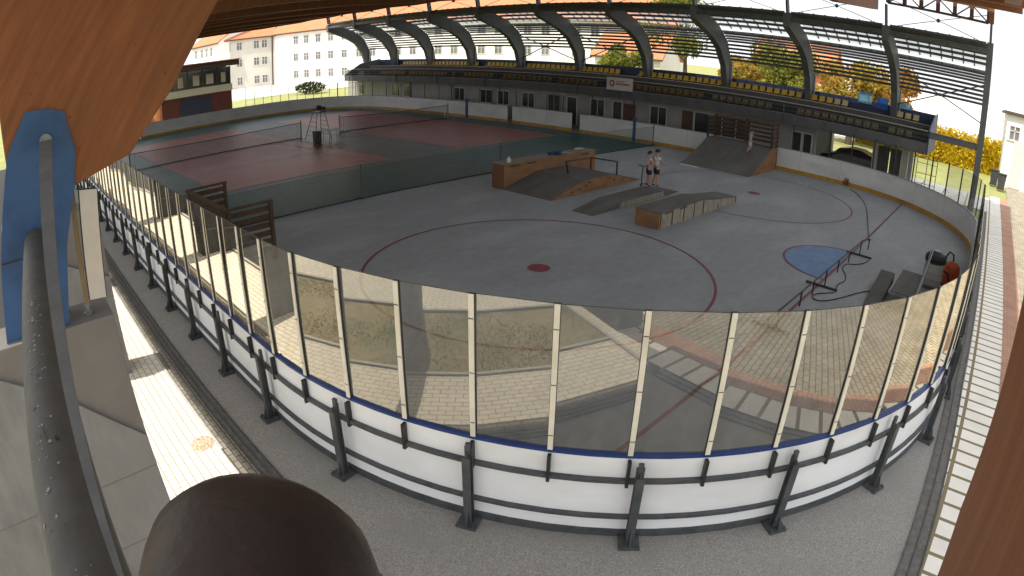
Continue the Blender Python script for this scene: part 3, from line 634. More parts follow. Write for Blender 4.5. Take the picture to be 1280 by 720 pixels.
# lamp panel on the abutment
lt = thing('lamp_panel', 'tall cream rectangular lamp panel on a tan post above the grey abutment', 'lamp', (-2.1, -17.62, 3.35))
P = [atx(x, y, -2.0) for x, y in ((99, 238), (121, 236), (133, 371), (113, 375))]
g = MB(); g.add([(-2.0, p.y, p.z) for p in P] + [(-2.08, p.y, p.z) for p in P], [(0, 1, 2, 3), (7, 6, 5, 4), (0, 4, 5, 1), (1, 5, 6, 2), (2, 6, 7, 3), (3, 7, 4, 0)])
g.build('diffuser', M['panel_cream'], lt)
g = MB()
for a, b in zip(P, P[1:] + P[:1]): g.bar((-2.03, a.y, a.z), (-2.03, b.y, b.z), .022, .022, (1, 0, 0))
g.build('frame', M['steel_black'], lt)
a, b = atx(90, 238, -2.1), atx(110, 388, -2.1)
MB().bar(a, (b.x, b.y, 3.36), .045, .045).build('post', M['brass'], lt)
MB().lathe([(.05, 0), (.05, .02), (.03, .03), (.03, .10), (.01, .11)], (b.x, b.y, 3.353), 10).build('foot', M['galv'], lt)

# foreground pipe, strut, camera-side casing
pt_ = MB(); A, B = Vector((-2.4, -18.03, 4.2)), Vector((3.2, -18.255, 4.2))
pt_.tube([A.lerp(B, i / 12) for i in range(13)], .130, 24)
g = pt_; dr = (B - A).normalized(); sd = dr.cross(Vector((0, 0, 1))).normalized()
for _ in range(95):
    u = random.betavariate(1.1, 1.6) * .55 + .4; a = random.gauss(.15, .22); c = A.lerp(B, u) + (sd * math.sin(a) + Vector((0, 0, 1)) * math.cos(a)) * .1305
    r = random.uniform(.003, .010) * (1 if random.random() < .9 else 1.7); nx = (sd * math.sin(a) + Vector((0, 0, 1)) * math.cos(a)); t1 = dr; t2 = nx.cross(t1)
    k = random.randint(5, 8); ring_ = [c + nx * .0012 + t1 * r * 1.5 * random.uniform(.5, 1.1) * math.cos(2 * PI * j / k) + t2 * r * random.uniform(.5, 1.1) * math.sin(2 * PI * j / k) for j in range(k)]
    g.mat(random.choice((1, 1, 2))); g.add(ring_, [tuple(range(k))])
pp_ = pt_.build('pipe', [M['pipe'], M['chip'], M['steel_black']], label='thick dark grey pipe with flaking paint running down the left edge', cat='pipe', smooth=True, loc=tuple(A))
g = MB(); A2 = Vector((-1.90, -17.81, 5.08)); B2 = dep(160, 745, 1.45)
n_ = 12
for i in range(n_ + 1):
    p = A2.lerp(B2, i / n_); wv = .115 * (1 - i / n_) ** .8 + .012; sdv = Vector((0, 1, 0)); o_ = len(g.v)
    g.v += [tuple(p + sdv * wv / 2 + Vector((0, 0, .008))), tuple(p - sdv * wv / 2 + Vector((0, 0, .008))), tuple(p - sdv * wv / 2 - Vector((0, 0, .008))), tuple(p + sdv * wv / 2 - Vector((0, 0, .008)))]
    if i: g.f += [[o_ - 4 + k, o_ - 4 + (k + 1) % 4, o_ + (k + 1) % 4, o_ + k] for k in range(4)]; g.mi += [0] * 4
g.f += [[3, 2, 1, 0], [len(g.v) - 4 + k for k in range(4)]]; g.mi += [0, 0]
sb = g.build('strut', M['strut_grey'], label='flat grey steel strut running from the pin of the blue shoe past the pipe', cat='strut', loc=tuple(A2))
MB().tube([A2 + Vector((-.02, 0, 0)), A2 + Vector((.03, 0, 0))], .062, 14).build('strut_eye', M['galv'], sb)
g = MB(); c0 = dep(325, 708, .80); ax = (dep(345, 1000, .62) - c0).normalized(); r = .148
prof = [(0.02, -.085), (.45, -.075), (.72, -.052), (.88, -.025), (.97, .0), (1.0, .04), (1.0, .6)]
g.tube([c0 + ax * h for _, h in prof], [r * q for q, _ in prof], 40)
g.build('camera_casing', M['horn'], label='dark brown rounded casing looming at the bottom of the view', cat='casing', smooth=True, loc=tuple(c0))

# ================================================================ GRANDSTAND
RX = [3.6, -2.1, -7.8, -13.7, -19.9, -26.0, -32.2, -38.2, -44.2, -50.2, -55.6]
gs = thing('grandstand', 'long grandstand building with grey ground floor and dark seating deck along the far side', 'grandstand', (-27, 17.5, 0))
g = MB()
g.box((-55.5, 17.5, -.05), (-8.3, 17.75, 2.46)); g.box((-8.3, 17.5, -.05), (-6.35, 17.75, 2.46)); g.box((-55.5, 17.76, -.05), (-55.25, 24, 2.46)); g.box((-55.2, 22, -.05), (-6.4, 22.2, 2.9))
g.build('wall', M['stand_wall'], gs)
g = MB(); g.box((-2.75, 17.5, -.05), (-2.45, 17.9, 2.46)); g.box((-.95, 17.5, -.05), (-.55, 17.9, 2.46)); g.box((-6.35, 20.5, -.05), (-6.1, 20.8, 2.46)); g.box((-.9, 20.5, -.05), (-.6, 20.8, 2.46))
g.each('pillar', M['stand_wall'], gs)
g = MB(); g.box((-2.42, 17.62, 0), (-1.72, 17.68, 2.2)); g.box((-1.66, 17.62, 0), (-.98, 17.68, 2.2)); g.each('dark_panel', M['door_dark'], gs)
MB().box((-53.5, 16.0, 2.44), (.62, 16.16, 3.02)).build('fascia', M['fascia'], gs, bevel=.02)
g = MB(); g.box((-53.4, 16.162, 2.47), (.6, 20.55, 2.62)); g.prism([(16.162, 2.63), (16.162, 2.98), (17.55, 2.98), (17.55, 3.40), (18.85, 3.40), (18.85, 3.84), (20.4, 3.84), (20.4, 2.63)], -53.3, .58, 'x'); g.build('seating_deck', M['deck'], gs)
MB().box((-53.4, 20.402, 2.63), (.6, 20.52, 4.5)).build('back_parapet', M['seat_blue'], gs)
g = MB(); g.prism([(16.0, 2.45), (20.5, 2.45), (20.5, 4.6), (18.0, 4.2), (16.0, 3.1)], -53.72, -53.52, 'x'); g.build('end_wall', M['fascia'], gs)
g = MB(); g.prism([(16.0, 2.45), (20.5, 2.45), (20.5, 4.6), (18.6, 4.5), (16.0, 3.75)], .625, .70, 'x'); g.build('end_panel', M['seat_blue'], gs)
for i, X in enumerate(range(-53, 1, 2)):
    m = MB(); m.box((X - .02, 16.05, 3.02), (X + .02, 16.09, 3.66)); m.build('railing_post', M['steel_dark'], gs)
MB().box((-53.4, 16.04, 3.662), (.6, 16.10, 3.71)).build('top_rail', M['rail_pale'], gs)
g = MB(); g.box((-53.4, 16.06, 3.22), (.6, 16.08, 3.25)); g.box((-53.4, 16.06, 3.44), (.6, 16.08, 3.46)); g.each('mid_rail', M['steel_dark'], gs)
MB().box((-53.4, 18.83, 3.86), (-.2, 18.88, 3.90)).build('row_rail', M['rail_pale'], gs)
for X in (-52.6, -44.2, -38.2, -32.2, -23, -19.5, -8.0):
    g = MB(); g.tube([(X, 15.96, 3.6), (X, 15.96, 2.75), (X, 15.96, 2.52), (X + .25, 17.42, 2.3), (X + .25, 17.42, 0)], .035, 8); g.build('drainpipe', M['steel_dark'], gs)
def opening(X, w, z0, z1, kind='window', bars=1, fm='frame_white', pm='pane'):
    y = 17.5; g = MB(); f = .07
    for a, b, c, d in ((X - w / 2 - f, X + w / 2 + f, z1, z1 + f), (X - w / 2 - f, X - w / 2, z0, z1), (X + w / 2, X + w / 2 + f, z0, z1)): g.box((a, y - .05, c), (b, y + .02, d))
    if kind == 'window': g.box((X - w / 2 - f - .05, y - .09, z0 - f), (X + w / 2 + f + .05, y + .02, z0))
    for i in range(1, bars + 1):
        xx = X - w / 2 + w * i / (bars + 1); g.box((xx - .025, y - .045, z0), (xx + .025, y + .01, z1))
    o = g.build(kind, M[fm], gs)
    MB().box((X - w / 2, y - .022, z0), (X + w / 2, y - .004, z1)).build('pane' if kind == 'window' else 'door_leaf', M[pm], o)
    return o
for X, w in ((-52.6, .9), (-46.3, 1.3), (-44.5, .9), (-36.9, 1.2), (-33.6, 1.3), (-31.6, 1.2), (-28.9, 1.2)): opening(X, w, .95, 2.0)
opening(-26.3, 1.1, .02, 2.05, 'door', 1, 'stand_wall', 'door_dark'); opening(-24.6, .85, .02, 2.0, 'door', 0, 'frame_white', 'pane')
opening(-22.3, 1.15, .9, 2.05); opening(-20.6, .7, .02, 2.05, 'door', 0, 'frame_white', 'door_dark'); opening(-19.6, 1.0, .02, 2.0, 'door', 0, 'stand_wall', 'door_brown')
opening(-24.9 + 7.6, 1.2, .9, 2.05)
opening(-15.1, .8, .02, 2.08, 'door', 0, 'stand_wall', 'door_brown'); opening(-12.6, 3.9, .85, 2.08, 'window', 3)
opening(-7.55, .55, .6, 1.95, 'window', 0); opening(-6.85, .5, .6, 1.95, 'window', 0)
for X in (-25.4, -21.4): MB().box((X - .25, 17.38, 2.15), (X + .25, 17.49, 2.2)).build('door_lamp', M['frame_white'], gs)

MB().poly([(-53.3, 16.07, 3.03), (.55, 16.07, 3.03), (.55, 16.07, 3.64), (-53.3, 16.07, 3.64)]).build('guard_mesh', M['guard_mesh'], gs)
sg = thing('sign_board', 'white sign board with round red emblem hung on the grandstand railing', 'sign', (-19.4, 15.9, 3.0))
MB().box((-20.45, 15.90, 2.98), (-18.40, 15.94, 3.82)).build('panel', M['sign_white'], sg)
g = MB(); g.poly([(-20.02 + .22 * math.cos(a * PI / 12), 15.896, 3.42 + .22 * math.sin(a * PI / 12)) for a in range(24)]); g.build('emblem', M['sign_red'], sg)
g = MB(); g.poly([(-20.02 + .12 * math.cos(a), 15.892, 3.42 + .12 * math.sin(a)) for a in (.3, 1.2, 1.9, 2.8, 4.0, 5.2)]); g.build('emblem_mark', M['sign_white'], sg)
g = MB(); g2 = MB(); x = -19.68
for wd in (.09, .07, .1, .06, .09, .08, .05): g.box((x, 15.889, 3.52), (x + wd * .8, 15.899, 3.60)); x += wd + .01
x = -19.68
for wd in (.1, .08, .09, .1, .07, .1, .09, .06, .1, .08, .09): g2.box((x, 15.889, 3.34), (x + wd * .8, 15.899, 3.45)); x += wd + .012
g.build('lettering', M['sign_grey'], sg); g2.build('lettering', M['sign_red'], sg)

# seats: one shell, copied
def seat(m):
    g = MB(); g.prism([(0, .12), (-.36, .14), (-.38, .12), (-.36, .09), (0, .08)], -.19, .19, 'x'); g.prism([(-.01, .10), (.06, .42), (.03, .43), (-.04, .13)], -.19, .19, 'x')
    g.box((-.03, -.2, 0), (.03, -.02, .085))
    return g.build('stadium_seat', M[m], bevel=.02)
proto = {}
rows = [(17.35, 2.98, 'front'), (20.1, 3.84, 'top')]
for ry, rz, rn in rows:
    x = -48.5; k = 0
    while x < -.2:
        k += 1
        bay = min(abs(x - r) for r in RX)
        ok = bay > .38 and not (-22.2 < x < -20.8) and not (-37.5 < x < -36.2) and not (rn != 'top' and -9.2 < x < -7.9) and not (-4.9 < x < -2.6 and rn != 'front')
        if ok:
            m = 'seat_cream' if (rn == 'front' and x > -14) or x > -6 else 'seat_yellow'
            if m not in proto:
                o = proto[m] = seat(m)
            else:
                o = proto[m].copy(); COL.objects.link(o)
            o.location = (x, ry, rz)
            tag(o, ('pale faded' if m == 'seat_cream' else 'yellow') + ' plastic stadium seat in the %s row of the grandstand' % rn, 'seat', '%s %s row seats' % ('faded' if m == 'seat_cream' else 'yellow', rn))
        x += .52

# blue cloths hung on the deck
g = MB(); g.box((-3.3, 20.2, 4.15), (-2.55, 20.24, 4.85)); g.build('blue_banner', M['banner_blue'], label='bright blue banner sheet tied above the back seats by the right rib', cat='banner')
MB().box((-4.55, 20.25, 4.3), (-3.65, 20.28, 5.0)).build('pale_banner', M['banner_cyan'], label='pale blue cloth hung left of the bright blue banner', cat='banner')
MB().box((-2.45, 20.22, 4.45), (-1.0, 20.25, 4.75)).build('pale_banner', M['banner_cyan'], label='narrow pale blue cloth hung right of the bright blue banner', cat='banner')

# canopy
cn = thing('stand_canopy', 'curved steel canopy with dark ribs, louvres and pale sheets over the grandstand', 'canopy', (-26, 17, 3.9))
INN = [(15.0, 7.95), (16.2, 7.5), (17.4, 7.05), (18.5, 6.4), (19.4, 5.3), (19.85, 3.85)]
OUT = [(20.65, 3.85), (20.38, 5.5), (19.6, 6.95), (18.3, 7.85), (16.6, 8.45), (15.0, 8.75)]
for X in RX[1:]:
    MB().prism(INN + OUT, X - .21, X + .21, 'x').build('arch_rib', M['steel_grey'], cn, bevel=.02)
    MB().tube([(X + .3, 20.2, 5.6), (X + .3, 20.2, 3.9)], .06, 10).build('downpipe', M['galv'], cn)
def outer(t):
    t = t * (len(OUT) - 2) + 1; i = min(int(t), len(OUT) - 2); f = t - i
    return OUT[i][0] + (OUT[i + 1][0] - OUT[i][0]) * f, OUT[i][1] + (OUT[i + 1][1] - OUT[i][1]) * f
MB().box((-56, 15.05, 8.3), (3.5, 15.3, 8.55)).build('front_girder', M['steel_dark'], cn)
for tt in (.40, .52, .62, .71, .80, .87, .94):
    y, zz = outer(tt); MB().box((-55.9, y - .05, zz - .02), (3.5, y + .05, zz + .135)).build('purlin', M['steel_dark'], cn)
for a, b in zip(RX[1:], RX):
    x0, x1 = a + .2, b - .2
    g = MB(); ts = [.44, .52, .61, .71, .78, .85]; 
    vs = []; fs = []
    for t_ in ts:
        y, zz = outer(t_); vs += [(x0, y, zz + .15), (x1, y, zz + .15)]
    for i in range(len(ts) - 1): fs.append((2 * i, 2 * i + 1, 2 * i + 3, 2 * i + 2))
    g.add(vs, fs); g.build('roof_sheet', M['panel_tr'], cn)
    g = MB(); nb = 8
    for k in range(1, nb):
        xx = x0 + (x1 - x0) * k / nb
        for t0, t1 in zip((.43, .55, .65, .75, .85), (.55, .65, .75, .85, .97)):
            p, q = outer(t0), outer(t1); g.bar((xx, p[0], p[1] + .17), (xx, q[0], q[1] + .17), .07, .06)
    for tt in (.9, .97):
        p = outer(tt); g.bar((x0, p[0], p[1] + .1), (x1, p[0], p[1] + .1), .08, .12)
    g.build('glazing_bar', M['steel_dark'], cn)
    g = MB()
    for k in range(9):
        y, zz = outer(.035 + .042 * k); g.prism([(y - .06, zz - .02), (y + .02, zz - .02), (y + .06, zz + .125), (y - .02, zz + .125)], x0, x1, 'x')
    g.build('louvre', M['steel_dark'], cn)
def xbrace(a, b, c, d, hub=True, r=.02):
    g = MB(); g.tube([a, c], r, 6); g.tube([b, d], r, 6); m = [(a[i] + b[i] + c[i] + d[i]) / 4 for i in range(3)]
    if hub: g.ball(m, .11, 10)
    return g.build('cross_brace', M['steel_dark'], cn)
for a, b in zip(RX[1:], RX):
    xbrace((a, 15.2, 8.7), (b, 15.2, 8.7), (b, 15.3, 10.3), (a, 15.3, 10.3))
for i in (0, 4, 5): 
    a, b = RX[i + 1], RX[i]; xbrace((a, 20.0, 4.6), (b, 20.0, 4.6), (b, 19.0, 6.9), (a, 19.0, 6.9), True, .04)
for X in RX[1:]:
    o = MB().prism([(15.02, 8.8), (15.42, 8.8), (15.18, 9.9), (14.82, 9.9)], X - .05, X + .05, 'x').build('roof_shoe', M['navy'], cn)
    g = MB()
    for zz in (9.0, 9.3, 9.6): g.ball((X + .055, 15.2 - (zz - 8.8) * .2, zz), .045, 8); 
    g.each('bolt', M['bolt_white'], o)
ec = thing('steel_column', 'tall grey steel column at the right end of the grandstand canopy', 'column', (3.62, 16.1, 0))
MB().box((3.44, 15.92, 0), (3.80, 16.28, 8.95)).build('shaft', M['steel_grey'], ec, bevel=.01)
MB().box((3.55, 16.02, 8.955), (3.69, 16.18, 9.95)).build('neck', M['steel_grey'], ec)
MB().box((3.46, 15.95, 9.955), (3.76, 16.25, 11.3)).build('timber_end', M['wood_beam'], ec)
g = MB(); g.box((.71, 16.0, 3.32), (3.43, 16.22, 3.64)); g.box((.71, 15.96, 3.645), (3.43, 16.26, 3.67)); g.build('tie_beam', M['steel_grey'], ec)
g = MB(); a, b = Vector((-2.2, 16.1, 10.15)), Vector((3.45, 16.1, 9.95)); up = Vector((0, 0, .75))
g.bar(a, b, .14, .12); g.bar(a + up, b + up, .14, .12)
for k in range(7):
    p = a.lerp(b, k / 6); g.bar(p, p + up, .22, .22)
    if k < 6: g.bar(a.lerp(b, k / 6) + up * (k % 2), a.lerp(b, (k + 1) / 6) + up * ((k + 1) % 2), .07, .07)
g.build('eave_truss', M['truss_brown'], ec)

# ================================================================ TENNIS
def tennis_net(X, ya, yb, label):
    t = thing('tennis_net', label, 'tennis net', (X, (ya + yb) / 2, 0.012))
    for y in (ya, yb):
        g = MB(); g.tube([(X, y, .01), (X, y, 1.16)], .05, 10); g.box((X - .1, y - .1, .012), (X + .1, y + .1, .03)); g.ball((X, y, 1.17), .055, 8); g.build('post', M['galv'], t)
        s = 1 if y == yb else -1
        MB().bar((X, y - s * .35, .02), (X, y - s * .30, 1.0), .03).build('singles_stick', M['frame_white'], t)
    n = 16; ys = [ya + .05 + (yb - ya - .1) * i / n for i in range(n + 1)]; zt = [1.07 - .14 * (1 - abs(2 * i / n - 1) ** 1.5) for i in range(n + 1)]
    g = MB(); g.add([(X, y, .06) for y in ys] + [(X, y, zz) for y, zz in zip(ys, zt)], [(i, i + 1, n + 2 + i, n + 1 + i) for i in range(n)])
    g.build('mesh', M['net_black'], t)
    MB().tube([(X, y, zz) for y, zz in zip(ys, zt)], .022, 6).build('headband', M['steel_black'], t)
    MB().tube([(X, y, .05) for y in ys], .030, 6).build('bottom_cord', M['steel_black'], t)
tennis_net(-33.0, -11.5, .3, 'black tennis net across the nearer red court on the left')
tennis_net(-33.0, 3.3, 12.9, 'black tennis net across the farther red court by the white boards')
t = thing('divider_net', 'low see-through green divider net between the tennis courts and the skate floor', 'net', (-15.55, 0, 0))
g = MB(); g.poly([(-15.55, -12.4, .04), (-15.55, 14.2, .04), (-15.55, 14.2, 1.15), (-15.55, -12.4, 1.15)]); g.build('mesh', M['net_green'], t)
g = MB(); g.tube([(-15.55, -12.4, 1.15), (-15.55, 14.2, 1.15)], .008, 6); g.build('top_cord', M['steel_dark'], t)
MB().box((-15.62, -12.4, .004), (-15.48, 14.2, .05)).build('bottom_hem', M['steel_black'], t)
for y in (-12.4, -5.95, 1.3, 7.5, 14.1):
    g = MB(); g.tube([(-15.55, y, .0), (-15.55, y, 1.3)], .025, 8); g.lathe([(.2, .052), (.2, .075), (.05, .1)], (-15.55, y, 0), 12); g.build('post', M['steel_dark'], t)

# umpire chair
u = thing('umpire_chair', 'tall dark umpire ladder chair between the two tennis nets', 'umpire chair', (-31.6, .9, .012))
B4 = [(-32.3, .25), (-30.9, .25), (-30.9, 1.45), (-32.3, 1.45)]; T4 = [(-31.85, .65), (-31.25, .65), (-31.25, 1.2), (-31.85, 1.2)]
for (bx_, by_), (tx, ty) in zip(B4, T4): MB().tube([(bx_, by_, .012), (tx, ty, 1.75)], .022, 8).build('leg', M['steel_dark'], u)
g = MB()
for k in range(1, 6):
    f = k / 6
    for i, j in ((0, 1), (2, 3)):
        p = [B4[i][q] + (T4[i][q] - B4[i][q]) * f for q in (0, 1)]; q_ = [B4[j][q] + (T4[j][q] - B4[j][q]) * f for q in (0, 1)]
        g.tube([(p[0], p[1], 1.75 * f), (q_[0], q_[1], 1.75 * f)], .015, 6)
g.each('rung', M['steel_dark'], u)
MB().box((-31.9, .62, 1.75), (-31.2, 1.24, 1.80)).build('seat', M['steel_black'], u, bevel=.01)
MB().box((-31.9, 1.2, 1.81), (-31.2, 1.25, 2.1)).build('backrest', M['steel_black'], u, bevel=.01)
g = MB(); g.tube([(-31.9, .65, 1.95), (-31.9, 1.2, 1.95)], .02, 6); g.tube([(-31.2, .65, 1.95), (-31.2, 1.2, 1.95)], .02, 6); g.each('armrest', M['steel_black'], u)
g = MB(); g.ball((-31.55, .95, 2.05), .2, 12, .8); g.build('cushion', M['rubber'], u)
t = thing('bench', 'white topped court bench with thin grey legs beside the umpire chair', 'bench', (-30.2, 1.3, .012))
MB().box((-30.9, .7, .60), (-29.9, 1.9, .65)).build('seat', M['frame_white'], t, bevel=.01)
for x in (-30.8, -30.0):
    for y in (.8, 1.8): MB().tube([(x, y, .012), (x, y, .60)], .02, 8).build('leg', M['galv'], t)
g = MB(); g.prism([(-30.35, .012), (-29.95, .012), (-29.9, .75), (-30.4, .75)], -.2, .2, 'y'); 
g.build('litter_bin', M['bin_dark'], label='dark litter bin standing in front of the umpire chair', cat='bin', bevel=.02, loc=(0, 0, 0))
# small goal
t = thing('small_goal', 'small wire goal frame on the green court near the wooden lattice screen', 'goal', (-18.6, -12.3, .004))
g = MB(); fr_ = [(-18.9, -12.75, .01), (-18.9, -12.75, .9), (-18.2, -11.75, .9), (-18.2, -11.75, .01)]; g.tube(fr_, .018, 8); g.build('frame', M['steel_dark'], t)
g = MB(); g.tube([(-18.9, -12.75, .9), (-19.4, -12.4, .02), (-18.75, -11.45, .02), (-18.2, -11.75, .9)], .012, 6); g.build('rear_bar', M['steel_dark'], t)
g = MB(); g.add([(-18.9, -12.75, .9), (-18.2, -11.75, .9), (-18.75, -11.45, .03), (-19.4, -12.4, .03)], [(0, 1, 2, 3)]); g.build('mesh', M['net_black'], t)

# ================================================================ SKATE PARK
def plank_h(g, x0, x1, y, z0, n, h=.14, gap=.08, th=.025, axis='x'):
    for i in range(n):
        zz = z0 + i * (h + gap)
        if axis == 'x': g.box((x0, y - th / 2, zz), (x1, y + th / 2, zz + h))
        else: g.box((y - th / 2, x0, zz), (y + th / 2, x1, zz + h))
# near lattice screen: three-sided guard
t = thing('lattice_screen', 'dark wooden three-sided slat screen standing by the left boards near the glass', 'wooden screen', (-13.4, -12.8, 0))
g = MB()
for i in range(14):
    x = -15.25 + i * .27; g.box((x, -12.83, .02), (x + .225, -12.80, 1.62))
g.build('slat', M['plank_dark'], t)
g = MB(); g.box((-15.3, -12.88, 1.625), (-11.45, -12.74, 1.70)); g.box((-15.3, -12.798, .5), (-11.45, -12.76, .62)); g.build('top_board', M['plank_dark'], t)
for x in (-15.3, -11.5):
    g = MB(); plank_h(g, -12.7, -11.5, x, .25, 6, .15, .08, .03, 'y'); g.build('side_slat', M['plank_dark'], t)
    MB().box((x - .05, -11.52, 0), (x + .05, -11.42, 1.62)).build('post', M['plank_dark'], t)
    MB().box((x - .05, -12.79, 0), (x + .05, -12.70, 1.62)).build('post', M['plank_dark'], t)
    MB().box((x - .06, -12.73, 1.63), (x + .06, -11.4, 1.69)).build('side_board', M['plank_dark'], t)
# tall ledge
t = thing('wooden_ledge', 'long orange-brown plywood grind ledge behind the fun box ramp', 'ledge', (-13.2, 1.7, 0))
MB().box((-13.5, -1.2, .0), (-12.85, 4.65, .955)).build('body', M['ply_side'], t, bevel=.006)
MB().box((-13.52, -1.22, .958), (-12.83, 4.67, .985)).build('top_board', M['ledge_top'], t)
MB().box((-13.503, -1.206, .01), (-12.852, -1.2015, .95)).build('end_board', M['ply_red'], t)
g = MB()
for y in (-.9, .1, 3.6): g.box((-12.848, y, .83), (-12.842, y + .55, .9))
g.each('hand_slot', M['plank_dark'], t)
# fun box
t = thing('fun_box', 'wide low grey fun box ramp with orange plywood side before the tall ledge', 'skate ramp', (-11.6, 1.8, 0))
pf = [(-1.25, 0), (-.9, .10), (.7, .5), (2.6, .5), (4.7, .03), (4.7, 0)]
MB().prism(pf, -12.84, -10.42, 'x').build('deck', M['ply_dark'], t)
MB().prism([(-1.2, 0), (.72, .485), (2.58, .485), (4.65, .015), (4.65, 0)], -10.415, -10.39, 'x').build('side_panel', M['ply_side'], t)
g = MB()
for y, zz in ((-.1, .12), (.35, .17), (.75, .25), (.95, .36), (2.3, .35), (2.6, .25), (3.3, .2)): g.box((-10.388, y, zz), (-10.383, y + .16, zz + .045))
g.each('hand_slot', M['rubber'], t)
g = MB(); g.box((-10.387, 2.15, .02), (-10.382, 2.17, .48)); g.build('panel_seam', M['plank_dark'], t)
t = thing('grind_rail', 'L-shaped black grind rail on top of the fun box', 'grind rail', (-11.3, 2.2, .5))
pts = [(-11.7, 1.15, 1.0), (-11.65, 2.75, .99), (-10.45, 2.95, .98)]
MB().tube(pts, .028, 8).build('bar', M['steel_black'], t)
for p, b_ in ((pts[0], (-11.7, 1.32, .50)), (pts[1], (-11.65, 2.75, .46)), (pts[2], (-10.5, 3.02, .41))): MB().bar(p, b_, .05, .05).build('leg', M['steel_black'], t)
# low pad
t = thing('manual_pad', 'low narrow grey manual pad with the two boys standing on it', 'skate ramp', (-8.55, 1, 0))
MB().prism([(-1.75, 0), (-.1, .235), (2.85, .235), (4.1, .02), (4.1, 0)], -9.03, -8.12, 'x').build('deck', M['ply_dark'], t)
MB().prism([(-.2, 0), (-.1, .22), (2.84, .22), (2.9, 0)], -8.115, -8.09, 'x').build('side_panel', M['ply_pale'], t)
MB().box((-8.118, -.1, .238), (-8.05, 2.85, .262)).build('coping', M['steel_dark'], t)
# front ledge
t = thing('plank_ledge', 'wooden box ledge with a grey top and sloped far end, closest of the ramps', 'ledge', (-6.15, 1.6, 0))
MB().prism([(-1.4, 0), (-1.4, .535), (1.67, .535), (2.3, .44), (4.62, .215), (4.62, 0)], -6.62, -5.72, 'x').build('body', M['ply_pale'], t)
MB().prism([(-1.43, .537), (-1.43, .562), (1.68, .562), (1.68, .537)], -6.66, -5.68, 'x').build('top_board', M['ply_dark'], t)
MB().prism([(1.70, .537), (1.70, .558), (2.32, .462), (4.64, .237), (4.64, .219), (2.3, .445)], -6.66, -5.68, 'x').build('slope_board', M['ply_dark'], t)
MB().box((-6.625, -1.425, .01), (-5.715, -1.403, .53)).build('end_board', M['ply_side'], t)
g = MB()
for y in (-1.35, -.6, .2, .95, 1.66, 2.9, 4.55): g.box((-5.717, y, .02), (-5.70, y + .035, .53 if y < 1.7 else .43 if y < 2.5 else .2))
g.each('batten', M['plank_dark'], t)
g = MB()
for y in (-1.1, -.1): g.box((-5.716, y, .45), (-5.708, y + .5, .5))
g.each('hand_slot', M['plank_dark'], t)
# bank ramp with deck and guard
t = thing('bank_ramp', 'large grey bank ramp with dark slatted guard rails against the far boards', 'skate ramp', (-9.6, 12, 0))
pf = [(10.25, 0), (10.7, .10), (11.6, .42), (12.6, .85), (13.35, 1.22), (14.25, 1.22), (14.25, 0)]
MB().prism(pf, -11.55, -7.62, 'x').build('deck', M['ply_dark'], t)
MB().prism([(10.35, 0), (10.8, .09), (11.65, .40), (12.6, .83), (13.3, 1.18), (14.2, 1.18), (14.2, 0)], -7.615, -7.58, 'x').build('side_panel', M['ply_side'], t)
MB().box((-11.5, 10.05, .002), (-7.7, 10.27, .012)).build('lip_plate', M['galv'], t)
g = MB(); plank_h(g, -11.5, -7.6, 14.2, 1.38, 5, .13, .1, .03); g.build('guard_slat', M['plank_dark'], t)
for x in (-11.5, -9.55, -7.65): MB().box((x - .06, 14.218, 0), (x + .06, 14.33, 2.45)).build('post', M['plank_dark'], t)
for x in (-11.52, -7.62):
    MB().box((x - .05, 13.3, 1.225), (x + .05, 13.4, 2.4)).build('post', M['steel_black'], t)
    g = MB(); plank_h(g, 13.42, 14.16, x, 1.38, 5, .13, .1, .03, 'y'); g.build('guard_slat', M['plank_dark'], t)
MB().box((-11.55, 14.15, 2.46), (-7.55, 14.36, 2.52)).build('top_board', M['plank_dark'], t)
# long floor rail
t = thing('flat_rail', 'long low black flat rail on cross feet lying over the red goal line', 'grind rail', (.2, -2, 0))
MB().tube([(.15, -6.6, .50), (.2, -2.2, .50), (.28, 1.9, .50), (.42, 2.35, .50), (.46, 2.45, .46)], .021, 8).build('bar', M['steel_black'], t)
for y, x in ((-5.9, .02), (-2.25, .1), (1.8, .27)):
    g = MB(); g.box((x - .45, y - .035, .014), (x + .45, y + .035, .06)); g.build('foot', M['steel_black'], t)
for y, x in ((-6.5, .13), (-5.9, .15), (-4.4, .17), (-3.4, .18), (-2.25, .20), (-1.0, .22), (.3, .24), (1.8, .28), (2.4, .44)):
    MB().bar((x, y, .06 if y in (-5.9, -2.25, 1.8) else .12), (x, y, .49), .035, .035).build('leg', M['steel_black'], t)
# cable
def cable(name, pts, r, m, label):
    P = [Vector(p) for p in pts]; out = []
    for i in range(len(P) - 1):
        p0, p1, p2, p3 = P[max(i - 1, 0)], P[i], P[i + 1], P[min(i + 2, len(P) - 1)]
        for k in range(6):
            t_ = k / 6; out.append(.5 * ((2 * p1) + (p2 - p0) * t_ + (2 * p0 - 5 * p1 + 4 * p2 - p3) * t_ ** 2 + (3 * p1 - p0 - 3 * p2 + p3) * t_ ** 3))
    out.append(P[-1])
    return MB().tube(out, r, 6).build(name, M[m], label=label, cat='cable', loc=tuple(P[0]), smooth=True)
def px(l, z=.02): return [tuple(at(900 + x / 4.5, 220 + y / 4.5, z)) for x, y in l]
cable('power_cable', px([(735, 75), (770, 100), (805, 140), (825, 190), (832, 260), (835, 330), (838, 365)]), .014, 'rubber', 'thin dark cable curving from the reel to the end of the black rail')
cable('power_cable', px([(842, 470), (810, 490), (760, 497), (710, 496), (690, 520), (708, 560), (700, 590), (662, 612), (655, 650)]), .014, 'rubber', 'thin dark cable looping between the cross feet of the black rail')
